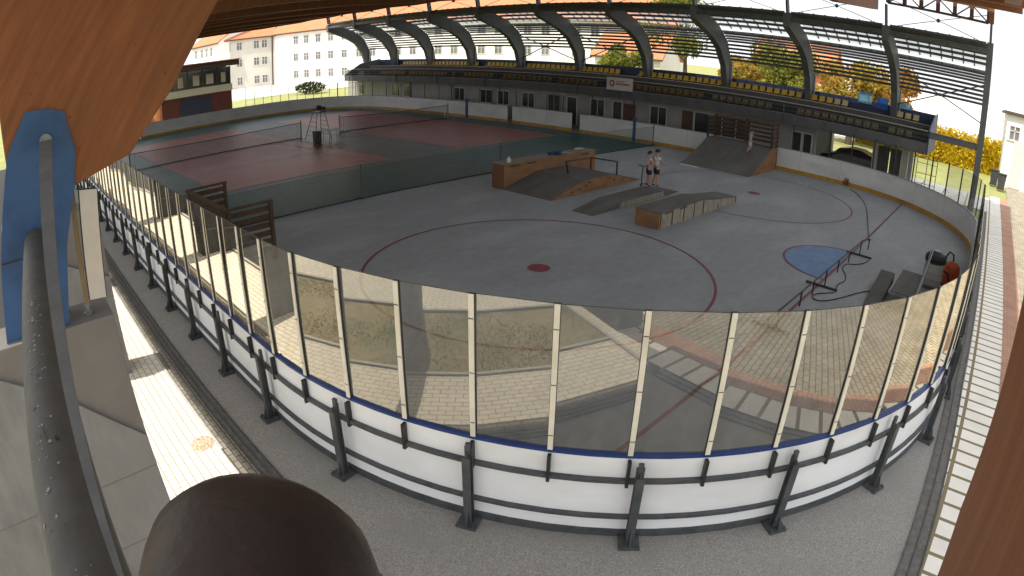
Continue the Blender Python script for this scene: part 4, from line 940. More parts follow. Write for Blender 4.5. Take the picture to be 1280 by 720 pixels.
cable('power_cable', px([(915, 636), (840, 645), (760, 662), (680, 685), (600, 700), (545, 698), (520, 680), (545, 662), (600, 658), (640, 655)]), .014, 'rubber', 'thin dark cable running from the steel trolley into a loop on the floor')
rl = thing('cable_reel', 'small black and orange cable reel on the floor against the yellow kick strip', 'cable reel', (-3.5, 14.0, 0))
c = at(1058, 232)
rl.location = (c.x, c.y, 0); rl['_w'] = (c.x, c.y, 0)
g = MB(); g.tube([(c.x - .09, c.y, .2), (c.x - .07, c.y, .2)], .2, 20); g.tube([(c.x + .07, c.y, .2), (c.x + .09, c.y, .2)], .2, 20); g.each('flange', M['rubber'], rl)
MB().tube([(c.x - .07, c.y, .2), (c.x + .07, c.y, .2)], .13, 16).build('drum', M['orange_hose'], rl)
MB().tube([(c.x - .2, c.y, .012), (c.x - .2, c.y - .15, .2), (c.x, c.y - .1, .42), (c.x + .2, c.y - .15, .2), (c.x + .2, c.y, .012)], .012, 6).build('stand', M['steel_black'], rl)

# machines at the right end
t = thing('steel_trolley', 'flat grey steel platform trolley in front of the vacuum cleaner', 'trolley', (2.45, -1.15, 0))
MB().box((2.08, -2.35, .46), (2.78, -.02, .50)).build('platform', M['ply_dark'], t, bevel=.008)
g = MB()
for a, b in (((2.06, -2.36, .455), (2.06, 0, .455)), ((2.80, -2.36, .455), (2.80, 0, .455)), ((2.06, -2.37, .455), (2.80, -2.37, .455)), ((2.06, .01, .455), (2.80, .01, .455))): g.bar(a, b, .05, .05)
g.build('frame', M['galv'], t)
for x in (2.14, 2.72):
    for y in (-2.2, -.2):
        o = MB().bar((x, y, .19), (x, y, .43), .05).build('leg', M['galv'], t); MB().tube([(x - .025, y, .09), (x + .025, y, .09)], .085, 14).build('wheel', M['rubber'], o)
MB().tube([(2.74, -.02, .5), (2.80, .35, 1.15), (2.86, .40, 1.22)], .022, 8).build('handle', M['galv'], t)
MB().tube([(2.80, -2.25, .5), (2.86, .2, 1.12), (2.86, .40, 1.22)], .020, 8).build('brace', M['galv'], t)
t = thing('kicker_ramp', 'narrow dark kicker ramp tilted beside the steel trolley', 'skate ramp', (1.75, -1.6, 0))
MB().prism([(-2.6, 0), (-.45, .42), (-.40, .42), (-.40, 0)], 1.45, 1.88, 'x').build('deck', M['ply_dark'], t)
MB().prism([(-2.55, 0), (-.45, .40), (-.42, 0)], 1.882, 1.90, 'x').build('side_panel', M['steel_dark'], t)
v = thing('vacuum_cleaner', 'grey drum vacuum cleaner with a black motor head beside the trolley', 'vacuum cleaner', (2.98, .72, 0))
MB().lathe([(.30, .10), (.33, .14), (.33, .30), (.345, .31), (.345, .34), (.33, .35), (.33, .50), (.345, .51), (.345, .54), (.33, .55), (.33, .78), (.30, .80)], (2.98, .72, 0), 28).build('drum', M['vac_grey'], v)
MB().lathe([(.33, .802), (.35, .83), (.35, .95), (.30, 1.04), (.16, 1.10), (.12, 1.12)], (2.98, .72, 0), 28).build('motor_head', M['rubber'], v)
MB().lathe([(.11, 1.121), (.12, 1.15), (.05, 1.17)], (2.98, .72, 0), 16).build('cap', M['vac_grey'], v)
for a in (.5, 2.1, 3.6, 5.2):
    MB().ball((2.98 + .3 * math.cos(a), .72 + .3 * math.sin(a), .055), .05, 10).build('castor', M['rubber'], v)
MB().tube([(3.29, .7, .62), (3.45, .72, .58), (3.56, .85, .3), (3.5, 1.1, .1), (3.3, 1.3, .05)], .035, 8).build('hose', M['rubber'], v)
t = thing('orange_canister', 'orange canister with a black carrying loop at the edge of the glass', 'canister', (3.62, 1.55, 0))
MB().lathe([(.25, .0), (.29, .03), (.30, .48), (.26, .66), (.14, .76), (.10, .78)], (3.55, 1.5, 0), 24).build('body', M['orange_hose'], t)
MB().tube([(3.30, 1.45, .66), (3.28, 1.43, .90), (3.38, 1.45, 1.06), (3.52, 1.48, .98), (3.55, 1.5, .78)], .03, 8).build('handle', M['rubber'], t)
# small things on ledge and floor
def on(n): return None
c = at(636, 203, .985); g = MB(); g.lathe([(.07, 0), (.085, .04), (.085, .15), (.035, .19), (.03, .23)], tuple(c), 14); g.build('white_bottle', M['frame_white'], label='small white bottle standing on the left end of the tall ledge', cat='bottle')
random.seed(3)
g = MB()
for i in range(7):
    c = Vector((-13.05 + random.uniform(-.12, .12), 1.75 + i * .10, 1.02 + random.uniform(0, .06))); g.ball(c, random.uniform(.07, .12), 10, .55)
j = g.build('blue_jacket', M['bag_blue'], label='crumpled dark blue jacket thrown over the tall ledge', cat='jacket', smooth=True)
g = MB(); g.tube([(-13.2, 2.2, 1.03), (-12.95, 2.6, 1.02), (-12.9, 2.85, 1.02)], .02, 6); g.lathe([(.13, 0), (.14, .02), (.12, .03)], (-12.98, 2.42, 1.02), 14); g.build('racket', M['galv'], label='grey racket lying beside the blue jacket on the ledge', cat='racket')
g = MB()
for i in range(4): g.ball((-13.2 + random.uniform(-.1, .1), 3.75 + i * .11, 1.03), random.uniform(.06, .1), 10, .7)
g.build('bag', M['vac_grey'], label='small grey bag lying on the far end of the tall ledge', cat='bag', smooth=True)
c, d = at(850, 205), at(872, 209.5)
g = MB(); g.bar((c.x, c.y, .012), (d.x, d.y, .012), .22, .012); g.build('pale_sheet', M['paper'], label='pale strip of sheet lying on the floor at the foot of the bank ramp', cat='sheet')
# ================================================================ PEOPLE
def skin_mesh(name, verts, edges, radii, m, parent, root=0, sub=1, smooth=True):
    off = Vector(parent['_w'])
    me = bpy.data.meshes.new(name); me.from_pydata([tuple(Vector(v)) for v in verts], edges, [])
    o = bpy.data.objects.new(name, me); COL.objects.link(o)
    md = o.modifiers.new('skin', 'SKIN'); me.skin_vertices.new() if not me.skin_vertices else None
    for i, r in enumerate(radii):
        sv = me.skin_vertices[0].data[i]; r = r if isinstance(r, tuple) else (r, r); sv.radius = r; sv.use_root = (i == root)
    sd = o.modifiers.new('sub', 'SUBSURF'); sd.levels = sub; sd.render_levels = sub
    dg = bpy.context.evaluated_depsgraph_get(); dg.update()
    nm = bpy.data.meshes.new_from_object(o.evaluated_get(dg)); o.modifiers.clear(); o.data = nm
    nm.materials.clear(); nm.materials.append(M[m])
    for p in nm.polygons: p.use_smooth = smooth
    o.parent = parent
    return o

def person(label, loc, rz, H, J, shirt, shorts, cap=False, sleeves=.55):
    """J: joint positions in units of H, figure faces -y before turning by rz"""
    t = thing('person', label, 'person', loc)
    c, s = math.cos(rz), math.sin(rz)
    def W(p): x, y, z = p; return Vector(((x * c - y * s) * H, (x * s + y * c) * H, z * H))
    V = []; E_ = []; R = []
    def v(p, r): V.append(W(p)); R.append((r * H, r * H) if not isinstance(r, tuple) else (r[0] * H, r[1] * H)); return len(V) - 1
    def chain(i, *pr):
        for p, r in pr: j = v(p, r); E_.append((i, j)); i = j
        return i
    pel = v(J['pelvis'], (.075, .055)); 
    waist = chain(pel, (J['waist'], (.070, .052))); chest = chain(waist, (J['chest'], (.088, .060))); neck = chain(chest, (J['neck'], .032))
    hd = J['head']; chain(neck, ((hd[0], hd[1], hd[2] - .035), .042), (hd, (.060, .068)), ((hd[0], hd[1] + .006, hd[2] + .045), (.050, .056)))
    ends = {}
    for sd in 'LR':
        chain(pel, (J['hip' + sd], .055), (J['knee' + sd], .040), (J['ankle' + sd], .024), (J['toe' + sd], (.026, .016)))
        w = chain(chest, (J['sho' + sd], .036), (J['elb' + sd], .026), (J['wri' + sd], .018))
        e, wr = Vector(J['elb' + sd]), Vector(J['wri' + sd]); d = (wr - e).normalized(); q = d.cross(Vector((0, 1, .2))).normalized(); up = d.cross(q)
        palm = chain(w, (tuple(wr + d * .028), (.022, .012)))
        for k, ln_ in enumerate((.034, .040, .038, .030)):
            b_ = wr + d * .045 + q * (k - 1.5) * .010
            chain(palm, (tuple(b_), .0062), (tuple(b_ + d * ln_ * .5 + up * .008), .0058), (tuple(b_ + d * ln_ * .85 + up * .020), .0048))
        th = wr + d * .018 + q * .022; chain(palm, (tuple(th), .0068), (tuple(th + d * .024 + q * .012), .0055))
    body = skin_mesh('body', V, E_, R, 'skin', t)
    # face
    hv = Vector(hd)
    def fb(name, p, r, m, sz=1.0, n=8):
        g = MB(); q = W(p) + Vector(loc); g.ball(tuple(q), r * H, n, sz); o = g.build(name, M[m], t, smooth=True); return o
    for sx in (-1, 1):
        fb('eye', hv + Vector((sx * .022, -.058, .004)), .0075, 'eye'); fb('ear', hv + Vector((sx * .062, .004, -.004)), .014, 'skin', 1.3)
    fb('nose', hv + Vector((0, -.068, -.014)), .010, 'skin', 1.4); fb('mouth', hv + Vector((0, -.058, -.034)), .012, 'lip', .4)
    # hair: cap of the skull
    g = MB(); n = 16; vs = []; fs = []
    for i in range(6):
        for k in range(n):
            a = 2 * PI * k / n; ph = (i / 5) * (1.75 if math.sin(a) > -.2 else 1.15)
            rr = .074 if not cap else .076
            vs.append(W(hv + Vector((math.cos(a) * math.sin(ph) * rr * .92, math.sin(a) * math.sin(ph) * rr * 1.06, .012 + math.cos(ph) * rr * 1.02))) + Vector(loc))
    for i in range(5):
        for k in range(n): fs.append((i * n + k, i * n + (k + 1) % n, (i + 1) * n + (k + 1) % n, (i + 1) * n + k))
    g.add(vs, fs); g.build('hair', M['hair'], t, smooth=True)
    if cap:
        g = MB(); vs = []
        for i in range(5):
            for k in range(n):
                a = 2 * PI * k / n; ph = (i / 4) * 1.45; vs.append(W(hv + Vector((math.cos(a) * math.sin(ph) * .076, math.sin(a) * math.sin(ph) * .086, .026 + math.cos(ph) * .070))) + Vector(loc))
        g.add(vs, [(i * n + k, i * n + (k + 1) % n, (i + 1) * n + (k + 1) % n, (i + 1) * n + k) for i in range(4) for k in range(n)])
        br = [hv + Vector((sx * .06, -.06, .034)) for sx in (-1, 1)] + [hv + Vector((.045, -.135, .024)), hv + Vector((-.045, -.135, .024))]
        g.add([W(p) + Vector(loc) for p in (br[0], br[1], br[2], br[3])], [(0, 1, 2, 3)])
        g.build('cap', M['rubber'], t, smooth=True)
    def mid(a, b, f): a, b = Vector(a), Vector(b); return tuple(a + (b - a) * f)
    V = []; E_ = []; R = []
    p0 = v(mid(J['pelvis'], J['waist'], -.1), (.088, .066)); w_ = chain(p0, (J['waist'], (.086, .064))); ch = chain(w_, (J['chest'], (.099, .071))); chain(ch, (mid(J['chest'], J['neck'], .55), .05))
    for sd in 'LR': chain(ch, (J['sho' + sd], .047), (mid(J['sho' + sd], J['elb' + sd], sleeves), .042))
    skin_mesh('shirt', V, E_, R, shirt, t)
    V = []; E_ = []; R = []
    p0 = v(J['pelvis'], (.084, .066)); chain(p0, (mid(J['pelvis'], J['waist'], .5), (.080, .062)))
    for sd in 'LR': chain(p0, (J['hip' + sd], .067), (mid(J['hip' + sd], J['knee' + sd], .85), .058))
    skin_mesh('shorts', V, E_, R, shorts, t)
    for sd in 'LR':
        V = []; E_ = []; R = []
        a, b = Vector(J['ankle' + sd]), Vector(J['toe' + sd]); d = (b - a); d.z = 0; d = d.normalized()
        i = v(tuple(a - d * .02 - Vector((0, 0, .022))), (.026, .024)); chain(i, (tuple(a + d * .03 - Vector((0, 0, .024))), (.028, .022)), (tuple(a + d * .085 - Vector((0, 0, .030))), (.026, .015)))
        skin_mesh('shoe', V, E_, R, 'shoe', t)
    return t
STAND = dict(pelvis=(0, 0, .53), waist=(0, .004, .61), chest=(0, .008, .72), neck=(0, .0, .835), head=(0, -.012, .925),
    hipL=(.055, 0, .49), kneeL=(.062, -.012, .28), ankleL=(.066, .01, .05), toeL=(.075, -.085, .018), hipR=(-.055, 0, .49), kneeR=(-.062, -.012, .28), ankleR=(-.066, .01, .05), toeR=(-.075, -.085, .018),
    shoL=(.115, .006, .785), elbL=(.155, .02, .635), wriL=(.150, -.05, .51), shoR=(-.115, .006, .785), elbR=(-.155, .02, .635), wriR=(-.150, -.05, .51))
a = dict(STAND); a.update(elbR=(-.17, -.04, .66), wriR=(-.20, -.16, .60), elbL=(.13, -.03, .65), wriL=(.06, -.15, .62), head=(.01, -.02, .92), kneeR=(-.07, -.04, .28))
c = at(809.5, 232, .24)
person('boy with black hair in a pink top beside his scooter on the low pad', (c.x, c.y, .235), 2.55, 1.42, a, 'tee_pink', 'shorts_navy')
b_ = dict(STAND); b_.update(elbR=(-.19, -.05, .67), wriR=(-.13, -.17, .66), elbL=(.20, -.02, .68), wriL=(.27, -.10, .66), kneeL=(.065, -.03, .28), ankleL=(.08, .04, .055), toeL=(.09, -.05, .02))
c = at(818.5, 232, .24)
person('boy in white tee, navy shorts and black cap with his back to us', (c.x + .05, c.y - .05, .235), 2.75, 1.50, b_, 'tee_white', 'shorts_navy', cap=True)
r_ = dict(STAND); r_.update(pelvis=(0, 0, .50), waist=(0, -.015, .585), chest=(0, -.03, .70), neck=(0, -.045, .81), head=(0, -.06, .90), hipL=(.05, 0, .47), kneeL=(.06, -.10, .30), ankleL=(.06, -.02, .10), toeL=(.06, -.10, .07),
    hipR=(-.05, 0, .47), kneeR=(-.06, .02, .26), ankleR=(-.065, .12, .04), toeR=(-.07, .045, .012), elbL=(.19, -.08, .68), wriL=(.22, -.19, .74), elbR=(-.17, .05, .65), wriR=(-.23, .02, .54))
c = Vector((-8.62, 12.65, .85))
person('small child in aqua top and pale shorts climbing the bank ramp', (c.x, c.y, .87), 2.2, 1.28, r_, 'tee_aqua', 'shorts_white')
# scooter
c = at(802.5, 232.5, .24); sc = thing('kick_scooter', 'black kick scooter held upright beside the boy in pink', 'scooter', (c.x, c.y, .235)); x, y = c.x, c.y
MB().box((x - .05, y - .02, .30), (x + .05, y + .5, .325)).build('deck', M['steel_black'], sc, bevel=.008)
MB().tube([(x, y - .03, .30), (x, y - .06, .62), (x, y - .03, 1.05)], .022, 8).build('stem', M['steel_black'], sc)
MB().tube([(x - .22, y - .02, 1.06), (x + .22, y - .02, 1.06)], .018, 8).build('handlebar', M['steel_black'], sc)
for yy in (y - .10, y + .52):
    MB().tube([(x - .015, yy, .291), (x + .015, yy, .291)], .054, 16).build('wheel', M['rubber'], sc)
MB().prism([(y - .06, .33), (y - .02, .33), (y - .08, .29), (y - .12, .29)], x - .03, x + .03, 'x').build('fork', M['galv'], sc)

# ================================================================ CAR under the stand
cx_, cy_ = -4.6, 20.6
car = thing('parked_car', 'dark hatchback car parked behind the grandstand passage', 'car', (cx_, cy_, -.02))
side = [(-2.05, .35), (-2.05, .62), (-1.95, .82), (-1.2, .95), (-.75, 1.32), (-.1, 1.46), (.7, 1.44), (1.35, 1.22), (1.85, .98), (2.0, .8), (2.05, .5), (2.0, .32), (-1.9, .25)]
vs = []; fs = []; n = len(side)
for yy, k in ((-.86, .0), (-.80, .0), (.80, 0), (.86, 0)):
    for x, zz in side:
        ins = .0 if abs(yy) < .83 else 0
        y2 = yy * (1 - max(0, zz - .85) * .28); vs.append((cx_ + x * (1 if abs(yy) < .83 else .985), cy_ + y2, -.02 + zz - (.02 if abs(yy) > .83 else 0)))
for i in range(3):
    for k in range(n): fs.append((i * n + k, i * n + (k + 1) % n, (i + 1) * n + (k + 1) % n, (i + 1) * n + k))
fs += [tuple(range(n)), tuple(range(3 * n, 4 * n))]
MB().add(vs, fs).build('body', M['car_paint'], car, bevel=.03)
for sy in (-1, 1):
    f = lambda zz: cy_ + sy * (.868 * (1 - max(0, zz - .85) * .28))
    for pts in ([(-.98, .98), (-.66, 1.28), (-.1, 1.39), (-.05, .98)], [(.02, .98), (-.03, 1.39), (.62, 1.37), (1.2, 1.16), (1.3, .98)]):
        MB().poly([(cx_ + x, f(zz), zz - .02) for x, zz in pts]).build('side_window', M['pane'], car)
    MB().ball((cx_ - .95, cy_ + sy * .95, .98), .09, 8, .7).build('wing_mirror', M['car_paint'], car)
    for xx in (-1.28, 1.28):
        o = MB().tube([(cx_ + xx, cy_ + sy * .70, .30), (cx_ + xx, cy_ + sy * .885, .30)], .315, 20).build('wheel', M['rubber'], car)
        MB().tube([(cx_ + xx, cy_ + sy * .886, .30), (cx_ + xx, cy_ + sy * .90, .30)], .20, 12).build('rim', M['galv'], o)
MB().poly([(cx_ - 1.12, cy_ - .66, 1.02), (cx_ - .80, cy_ - .60, 1.30), (cx_ - .80, cy_ + .60, 1.30), (cx_ - 1.12, cy_ + .66, 1.02)]).build('windscreen', M['pane'], car)
for sy in (-1, 1): MB().ball((cx_ - 2.0, cy_ + sy * .6, .66), .11, 8, .6).build('headlight', M['frame_white'], car)

# ================================================================ FAR BUILDINGS
def block(t, a, b, depth, z1, wall, roof_h=3.6, roof_m='tile_orange', wins=(), over=.5, ridge=.5):
    a = Vector((a[0], a[1], 0)); b = Vector((b[0], b[1], 0)); u = (b - a).normalized(); n = Vector((-u.y, u.x, 0)); L = (b - a).length
    def q(s, d, z): p = a + u * s + n * d; return (p.x, p.y, z)
    g = MB(); vs = [q(0, 0, -.1), q(L, 0, -.1), q(L, depth, -.1), q(0, depth, -.1), q(0, 0, z1), q(L, 0, z1), q(L, depth, z1), q(0, depth, z1)]
    g.add(vs, [(0, 3, 2, 1), (0, 1, 5, 4), (1, 2, 6, 5), (2, 3, 7, 6), (3, 0, 4, 7)])
    if roof_h:
        g.v += [q(0, depth * ridge, z1 + roof_h), q(L, depth * ridge, z1 + roof_h)]; g.f += [[4, 7, 8], [5, 9, 6]]; g.mi += [0, 0]
    g.build('wall', M[wall], t)
    if roof_h:
        o = over; k = roof_h / (depth * ridge)
        g = MB(); g.add([q(-o, -o, z1 - o * k), q(L + o, -o, z1 - o * k), q(L + o, depth * ridge, z1 + roof_h), q(-o, depth * ridge, z1 + roof_h), q(L + o, depth + o, z1 - o * k), q(-o, depth + o, z1 - o * k)], [(0, 1, 2, 3), (3, 2, 4, 5)])
        r = g.build('roof', M[roof_m], t); md = r.modifiers.new('s', 'SOLIDIFY'); md.thickness = .25; md.offset = 1
        MB().bar(q(-o, -o - .05, z1 - .35), q(L + o, -o - .05, z1 - .35), .16, .2).build('gutter', M['slate_roof'], t)
    for s, z, w_, h_ in wins:
        g = MB()
        for s0, s1, z0, z2 in ((s - w_ / 2 - .1, s - w_ / 2, z, z + h_), (s + w_ / 2, s + w_ / 2 + .1, z, z + h_), (s - w_ / 2 - .1, s + w_ / 2 + .1, z + h_, z + h_ + .1), (s - w_ / 2 - .25, s + w_ / 2 + .25, z - .14, z), (s - .05, s + .05, z, z + h_), (s - w_ / 2, s + w_ / 2, z + h_ * .62, z + h_ * .62 + .07)):
            p = [q(s0, -.10, z0), q(s1, -.10, z0), q(s1, .02, z0), q(s0, .02, z0), q(s0, -.10, z2), q(s1, -.10, z2), q(s1, .02, z2), q(s0, .02, z2)]
            g.add(p, [(0, 3, 2, 1), (4, 5, 6, 7), (0, 1, 5, 4), (1, 2, 6, 5), (2, 3, 7, 6), (3, 0, 4, 7)])
        o = g.build('window', M['frame_white'], t)
        MB().add([q(s - w_ / 2, -.03, z), q(s + w_ / 2, -.03, z), q(s + w_ / 2, -.03, z + h_), q(s - w_ / 2, -.03, z + h_)], [(0, 1, 2, 3)]).build('pane', M['pane_far'], o)
    return q
hb = thing('school_building', 'large three-storey white building with orange tiled roof behind the tennis end', 'building', (-112, 34, 0))
PA, PC = Vector((-114.8, 35.1)), Vector((-119.6, 25.4))
uB = Vector((.920, .392)).normalized()
PB_ = PA + uB * 78
wB = [(s, z, 1.15, 1.45) for z in (1.2, 4.65, 8.1) for s in (6.2, 8.9, 11.9, 15.0, 18.2, 21.6, 24.6, 30, 33, 38, 41, 46, 49, 54, 57, 62, 65, 70)]
block(hb, PA, PB_, 13, 10.7, 'render_white', 4.2, wins=wB)
wA = [(s, z, 1.0, 1.5) for s, z in ((1.9, 4.6), (3.6, 4.6), (1.9, 8.1), (3.6, 8.1), (1.9, .8), (3.6, .8), (7.2, 8.1), (7.2, 4.6), (9.6, 8.1), (7.2, .8))]
uA = (PA - PC).normalized(); LA = (PA - PC).length
block(hb, PC, PA, 12, 10.6, 'render_grey', 4.0, wins=[(LA - s, z, w_, h_) for s, z, w_, h_ in wA])  # wing greyed: its weaker oblique light is painted into the wall
block(hb, PC + Vector((-17, -1.6)), PC + Vector((.8, -1.0)), 12, 10.3, 'render_white', 4.0, wins=[(3, 7.6, 1.4, 1.6), (7, 7.6, 1.4, 1.6), (10.2, 7.6, 1.3, 1.6), (13.2, 7.6, 1.3, 1.6), (10.2, 4, 1.3, 1.6), (13.2, 4, 1.3, 1.6)])
MB().bar((PA.x + .15, PA.y - .35, 0), (PA.x + .15, PA.y - .35, 10.5), .22).build('drainpipe', M['slate_roof'], hb)

# clubhouse kiosk beyond the left boards
kb = thing('clubhouse', 'two-storey dark red clubhouse with glazed upper floor and flat roof beyond the left boards', 'clubhouse', (-58, 0, 0))
g = MB(); g.box((-62, -3.4, -.05), (-57, 4.3, 2.75)); g.build('wall', M['brick_red'], kb)
MB().box((-56.995, -1.4, .1), (-56.96, 2.0, 2.55)).build('garage_door', M['navy'], kb)
g = MB(); g.box((-62, -3.42, 2.753), (-56.9, 4.35, 3.45)); g.build('parapet_band', M['render_grey'], kb)
g = MB(); g.box((-61.9, -2.3, 3.453), (-58.2, 4.2, 5.3)); g.build('inner_wall', M['render_grey'], kb)
MB().box((-57.05, -2.2, 3.46), (-57.0, 4.2, 5.25)).build('glazing', M['pane'], kb)
g = MB()
for y in (-2.2, -.5, 1.1, 2.7, 4.15): g.box((-57.0, y - .05, 3.455), (-56.93, y + .05, 5.28))
g.box((-57.0, -2.2, 4.9), (-56.94, 4.2, 4.97)); g.build('window_frame', M['steel_dark'], kb)
for y, w_ in ((-1.3, .55), (.4, .7), (1.9, .8), (3.4, .5)): MB().box((-56.999, y - w_ / 2, 3.7), (-56.985, y + w_ / 2, 4.7)).build('curtain', M['panel_cream'], kb)
MB().box((-62.4, -2.9, 5.303), (-56.3, 5.0, 5.85)).build('roof_fascia', M['slate_roof'], kb, bevel=.03)
MB().box((-62.5, -3.0, 5.853), (-56.2, 5.1, 5.95)).build('roof', M['tile_orange'], kb)
g = MB(); g.lathe([(1.35, 0), (1.35, 2.75)], (-58.5, -3.3, 0), 24); g.build('round_bay', M['brick_orange'], kb)
g = MB(); g.lathe([(1.36, 2.753), (1.36, 3.6)], (-58.5, -3.3, 0), 24); g.build('bay_band', M['render_white'], kb)
g = MB(); g.lathe([(1.3, 3.603), (1.3, 5.3)], (-58.5, -3.3, 0), 24); g.build('bay_glazing', M['pane'], kb)
g = MB()
for k in range(10):
    a = -1.9 + k * .38; g.bar((-58.5 + 1.32 * math.cos(a), -3.3 + 1.32 * math.sin(a), 3.6), (-58.5 + 1.32 * math.cos(a), -3.3 + 1.32 * math.sin(a), 5.3), .08)
g.each('bay_mullion', M['frame_white'], kb)
g = MB(); g.box((-60, -7.0, 0), (-57.5, -5.3, 2.7)); g.build('side_wall', M['brick_red'], kb)
for i in range(3): MB().box((-57.49, -6.9 + i * .5, .3), (-57.46, -6.5 + i * .5, 2.4)).build('side_window', M['banner_blue'], kb)

# fence at the left end
ft = thing('mesh_fence', 'tall thin wire fence on dark posts behind the left end boards', 'fence', (-53.2, 10, 0))
for i in range(15):
    y = 4.4 + i * .95; MB().tube([(-53.3, y, 0), (-53.3, y, 2.95 - .03 * i)], .03, 6).build('post', M['steel_dark'], ft)
g = MB(); g.tube([(-53.3, 4.4, 2.3), (-53.3, 17.7, 2.2)], .012, 5); g.tube([(-53.3, 4.4, 1.7), (-53.3, 17.7, 1.7)], .012, 5); g.each('wire', M['galv'], ft)
# dark car by the school and shrubs
c = at(392, 117)
def shrub(name, label, cat, c, sx, sy, sz, nleaf, leaf, m, stem=True, group=None, seed=1):
    rnd = random.Random(seed); t = thing(name, label, cat, tuple(c), group); g = MB()
    for _ in range(nleaf):
        while True:
            p = Vector((rnd.uniform(-1, 1), rnd.uniform(-1, 1), rnd.uniform(-1, 1)))
            if .25 < p.length < 1: break
        q = Vector((c[0] + p.x * sx, c[1] + p.y * sy, c[2] + sz * (1 + p.z) / 1 * .5 + .05)); d = Vector((rnd.gauss(0, 1), rnd.gauss(0, 1), rnd.gauss(0, 1))).normalized(); e = d.cross(Vector((rnd.random(), rnd.random(), 1))).normalized(); l = leaf * rnd.uniform(.6, 1.3)
        g.add([q - d * l, q + e * l * .6, q + d * l, q - e * l * .6], [(0, 1, 2, 3)])
    g.build('foliage', M[m], t)
    if stem: MB().tube([c, (c[0], c[1], c[2] + sz * .5)], .05, 6).build('stem', M['bark'], t)
    return t
shrub('shrub', 'dark low rounded shrub on the lawn in front of the white school wing', 'shrub', (at(388, 117).x, at(388, 117).y, 0), 2.8, 2.2, 1.7, 1100, .18, 'leaf_dark', seed=5)

# trees
def tree(label, x, y, h, cw, m, seed, trunk=.35, nleaf=5200, leaf=.21, base=.28):
    rnd = random.Random(seed); t = thing('tree', label, 'tree', (x, y, -.03), 'trees behind the grandstand')
    g = MB(); g.tube([(x, y, -.1), (x + .1, y, h * .25), (x - .05, y + .1, h * .5), (x, y, h * .85)], [trunk, trunk * .75, trunk * .45, .05], 9)
    blobs = []
    for k in range(11):
        a = rnd.uniform(0, 2 * PI); zz = h * rnd.uniform(base + .12, .92); rr = cw * (1 - abs((zz / h) - .58) * 1.2) * rnd.uniform(.35, .95)
        p = Vector((x + rr * math.cos(a), y + rr * math.sin(a), zz)); blobs.append((p, cw * rnd.uniform(.32, .52)))
        g.tube([(x, y, zz * .62), ((x + p.x) / 2, (y + p.y) / 2, zz * .84), p], [trunk * .3, trunk * .18, .03], 6)
    g.build('trunk', M['bark'], t)
    g = MB()
    for i in range(nleaf):
        p, r = blobs[i % len(blobs)]; d = Vector((rnd.gauss(0, 1), rnd.gauss(0, 1), rnd.gauss(0, 1))).normalized(); q = p + Vector((d.x, d.y, d.z * .8)) * r * rnd.random() ** .45
        n_ = Vector((rnd.gauss(0, 1), rnd.gauss(0, 1), rnd.gauss(0, 1) + .6)).normalized(); e = n_.cross(Vector((rnd.random() - .5, rnd.random() - .5, .3))).normalized(); f = n_.cross(e); l = leaf * rnd.uniform(.5, 1.3)
        g.add([q - e * l, q + f * l * .55, q + e * l, q - f * l * .55], [(0, 1, 2, 3)])
    g.build('crown', M[m], t)
    return t
for i, (lab, x, y, h, cw, m) in enumerate((
    ('autumn gold tree seen in the open bay beside the blue banner', -8.6, 36, 8.2, 3.6, 'leaf_gold'),
    ('rust coloured tree beside the gold one, behind the banner bay', -5.0, 39, 8.0, 3.2, 'leaf_rust'),
    ('yellow green tree behind the louvres left of the open bay', -15.5, 37, 8.0, 3.6, 'leaf_green'),
    ('gold tree half hidden by the louvres next to the yellow green one', -20.5, 40, 7.0, 3.2, 'leaf_gold'),
    ('tall yellow green tree rising above the middle of the canopy', -30.0, 44, 14.0, 4.6, 'leaf_green'),
    ('small green tree between the red roofed house and the tall tree', -36.0, 40, 6.5, 3.0, 'leaf_green'))):
    tree(lab, x, y, h, cw, m, 20 + i)
# houses behind the canopy
h1 = thing('house', 'small white house with an orange roof seen through the louvres of the middle bays', 'house', (-52, 52, 0))
block(h1, (-47, 50), (-38, 52), 9, 5.2, 'render_white', 3.4, wins=[(2, 2.6, 1.2, 1.4), (4.5, 2.6, 1.2, 1.4), (7, 2.6, 1.2, 1.4)])
h2 = thing('house', 'orange walled house behind the gold trees right of the middle bays', 'house', (-20, 52, 0))
block(h2, (-24, 50), (-15, 51), 9, 6.0, 'brick_orange', 3.0, wins=[(2, 3, 1.2, 1.4), (5, 3, 1.2, 1.4), (7.5, 3, 1.2, 1.4)])

# hedge, bins, right hand white building
g = MB(); rnd = random.Random(4)
for _ in range(15000):
    q = Vector((rnd.uniform(-9, 6.2), 40.5 + rnd.uniform(-.9, .9), rnd.uniform(-.02, 1) ** 1 * (2.9 + .35 * math.sin(_ * .7))))
    d = Vector((rnd.gauss(0, 1), rnd.gauss(0, 1), rnd.gauss(0, 1))).normalized(); e = d.cross(Vector((rnd.random(), rnd.random(), 1))).normalized(); l = .17 * rnd.uniform(.6, 1.3)
    g.add([q - d * l, q + e * l * .6, q + d * l, q - e * l * .6], [(0, 1, 2, 3)])
hd = thing('hedge', 'long bright yellow clipped hedge beyond the lawn at the right', 'hedge', (-5, 40.5, 0)); g.build('foliage', M['leaf_hedge'], hd)
MB().box((-8.8, 40.0, -.05), (6.1, 41.0, 2.7)).build('core', M['leaf_hedge'], hd)
lh = thing('long_hall', 'long low white hall beyond the yellow hedge', 'building', (-4, 66, 0))
block(lh, (-26, 60), (12, 64), 10, 6.2, 'render_white', 0)
wb = thing('white_building', 'white rendered building with a dark roof edge at the right border of the view', 'building', (9, 36, 0))
block(wb, (5.5, 34), (20, 34), 12, 5.6, 'render_white', 0, wins=[(.75, 3.75, .8, 1.0)])
MB().box((5.2, 33.6, 5.62), (20.4, 46.4, 5.86)).build('roof', M['slate_roof'], wb, bevel=.02)
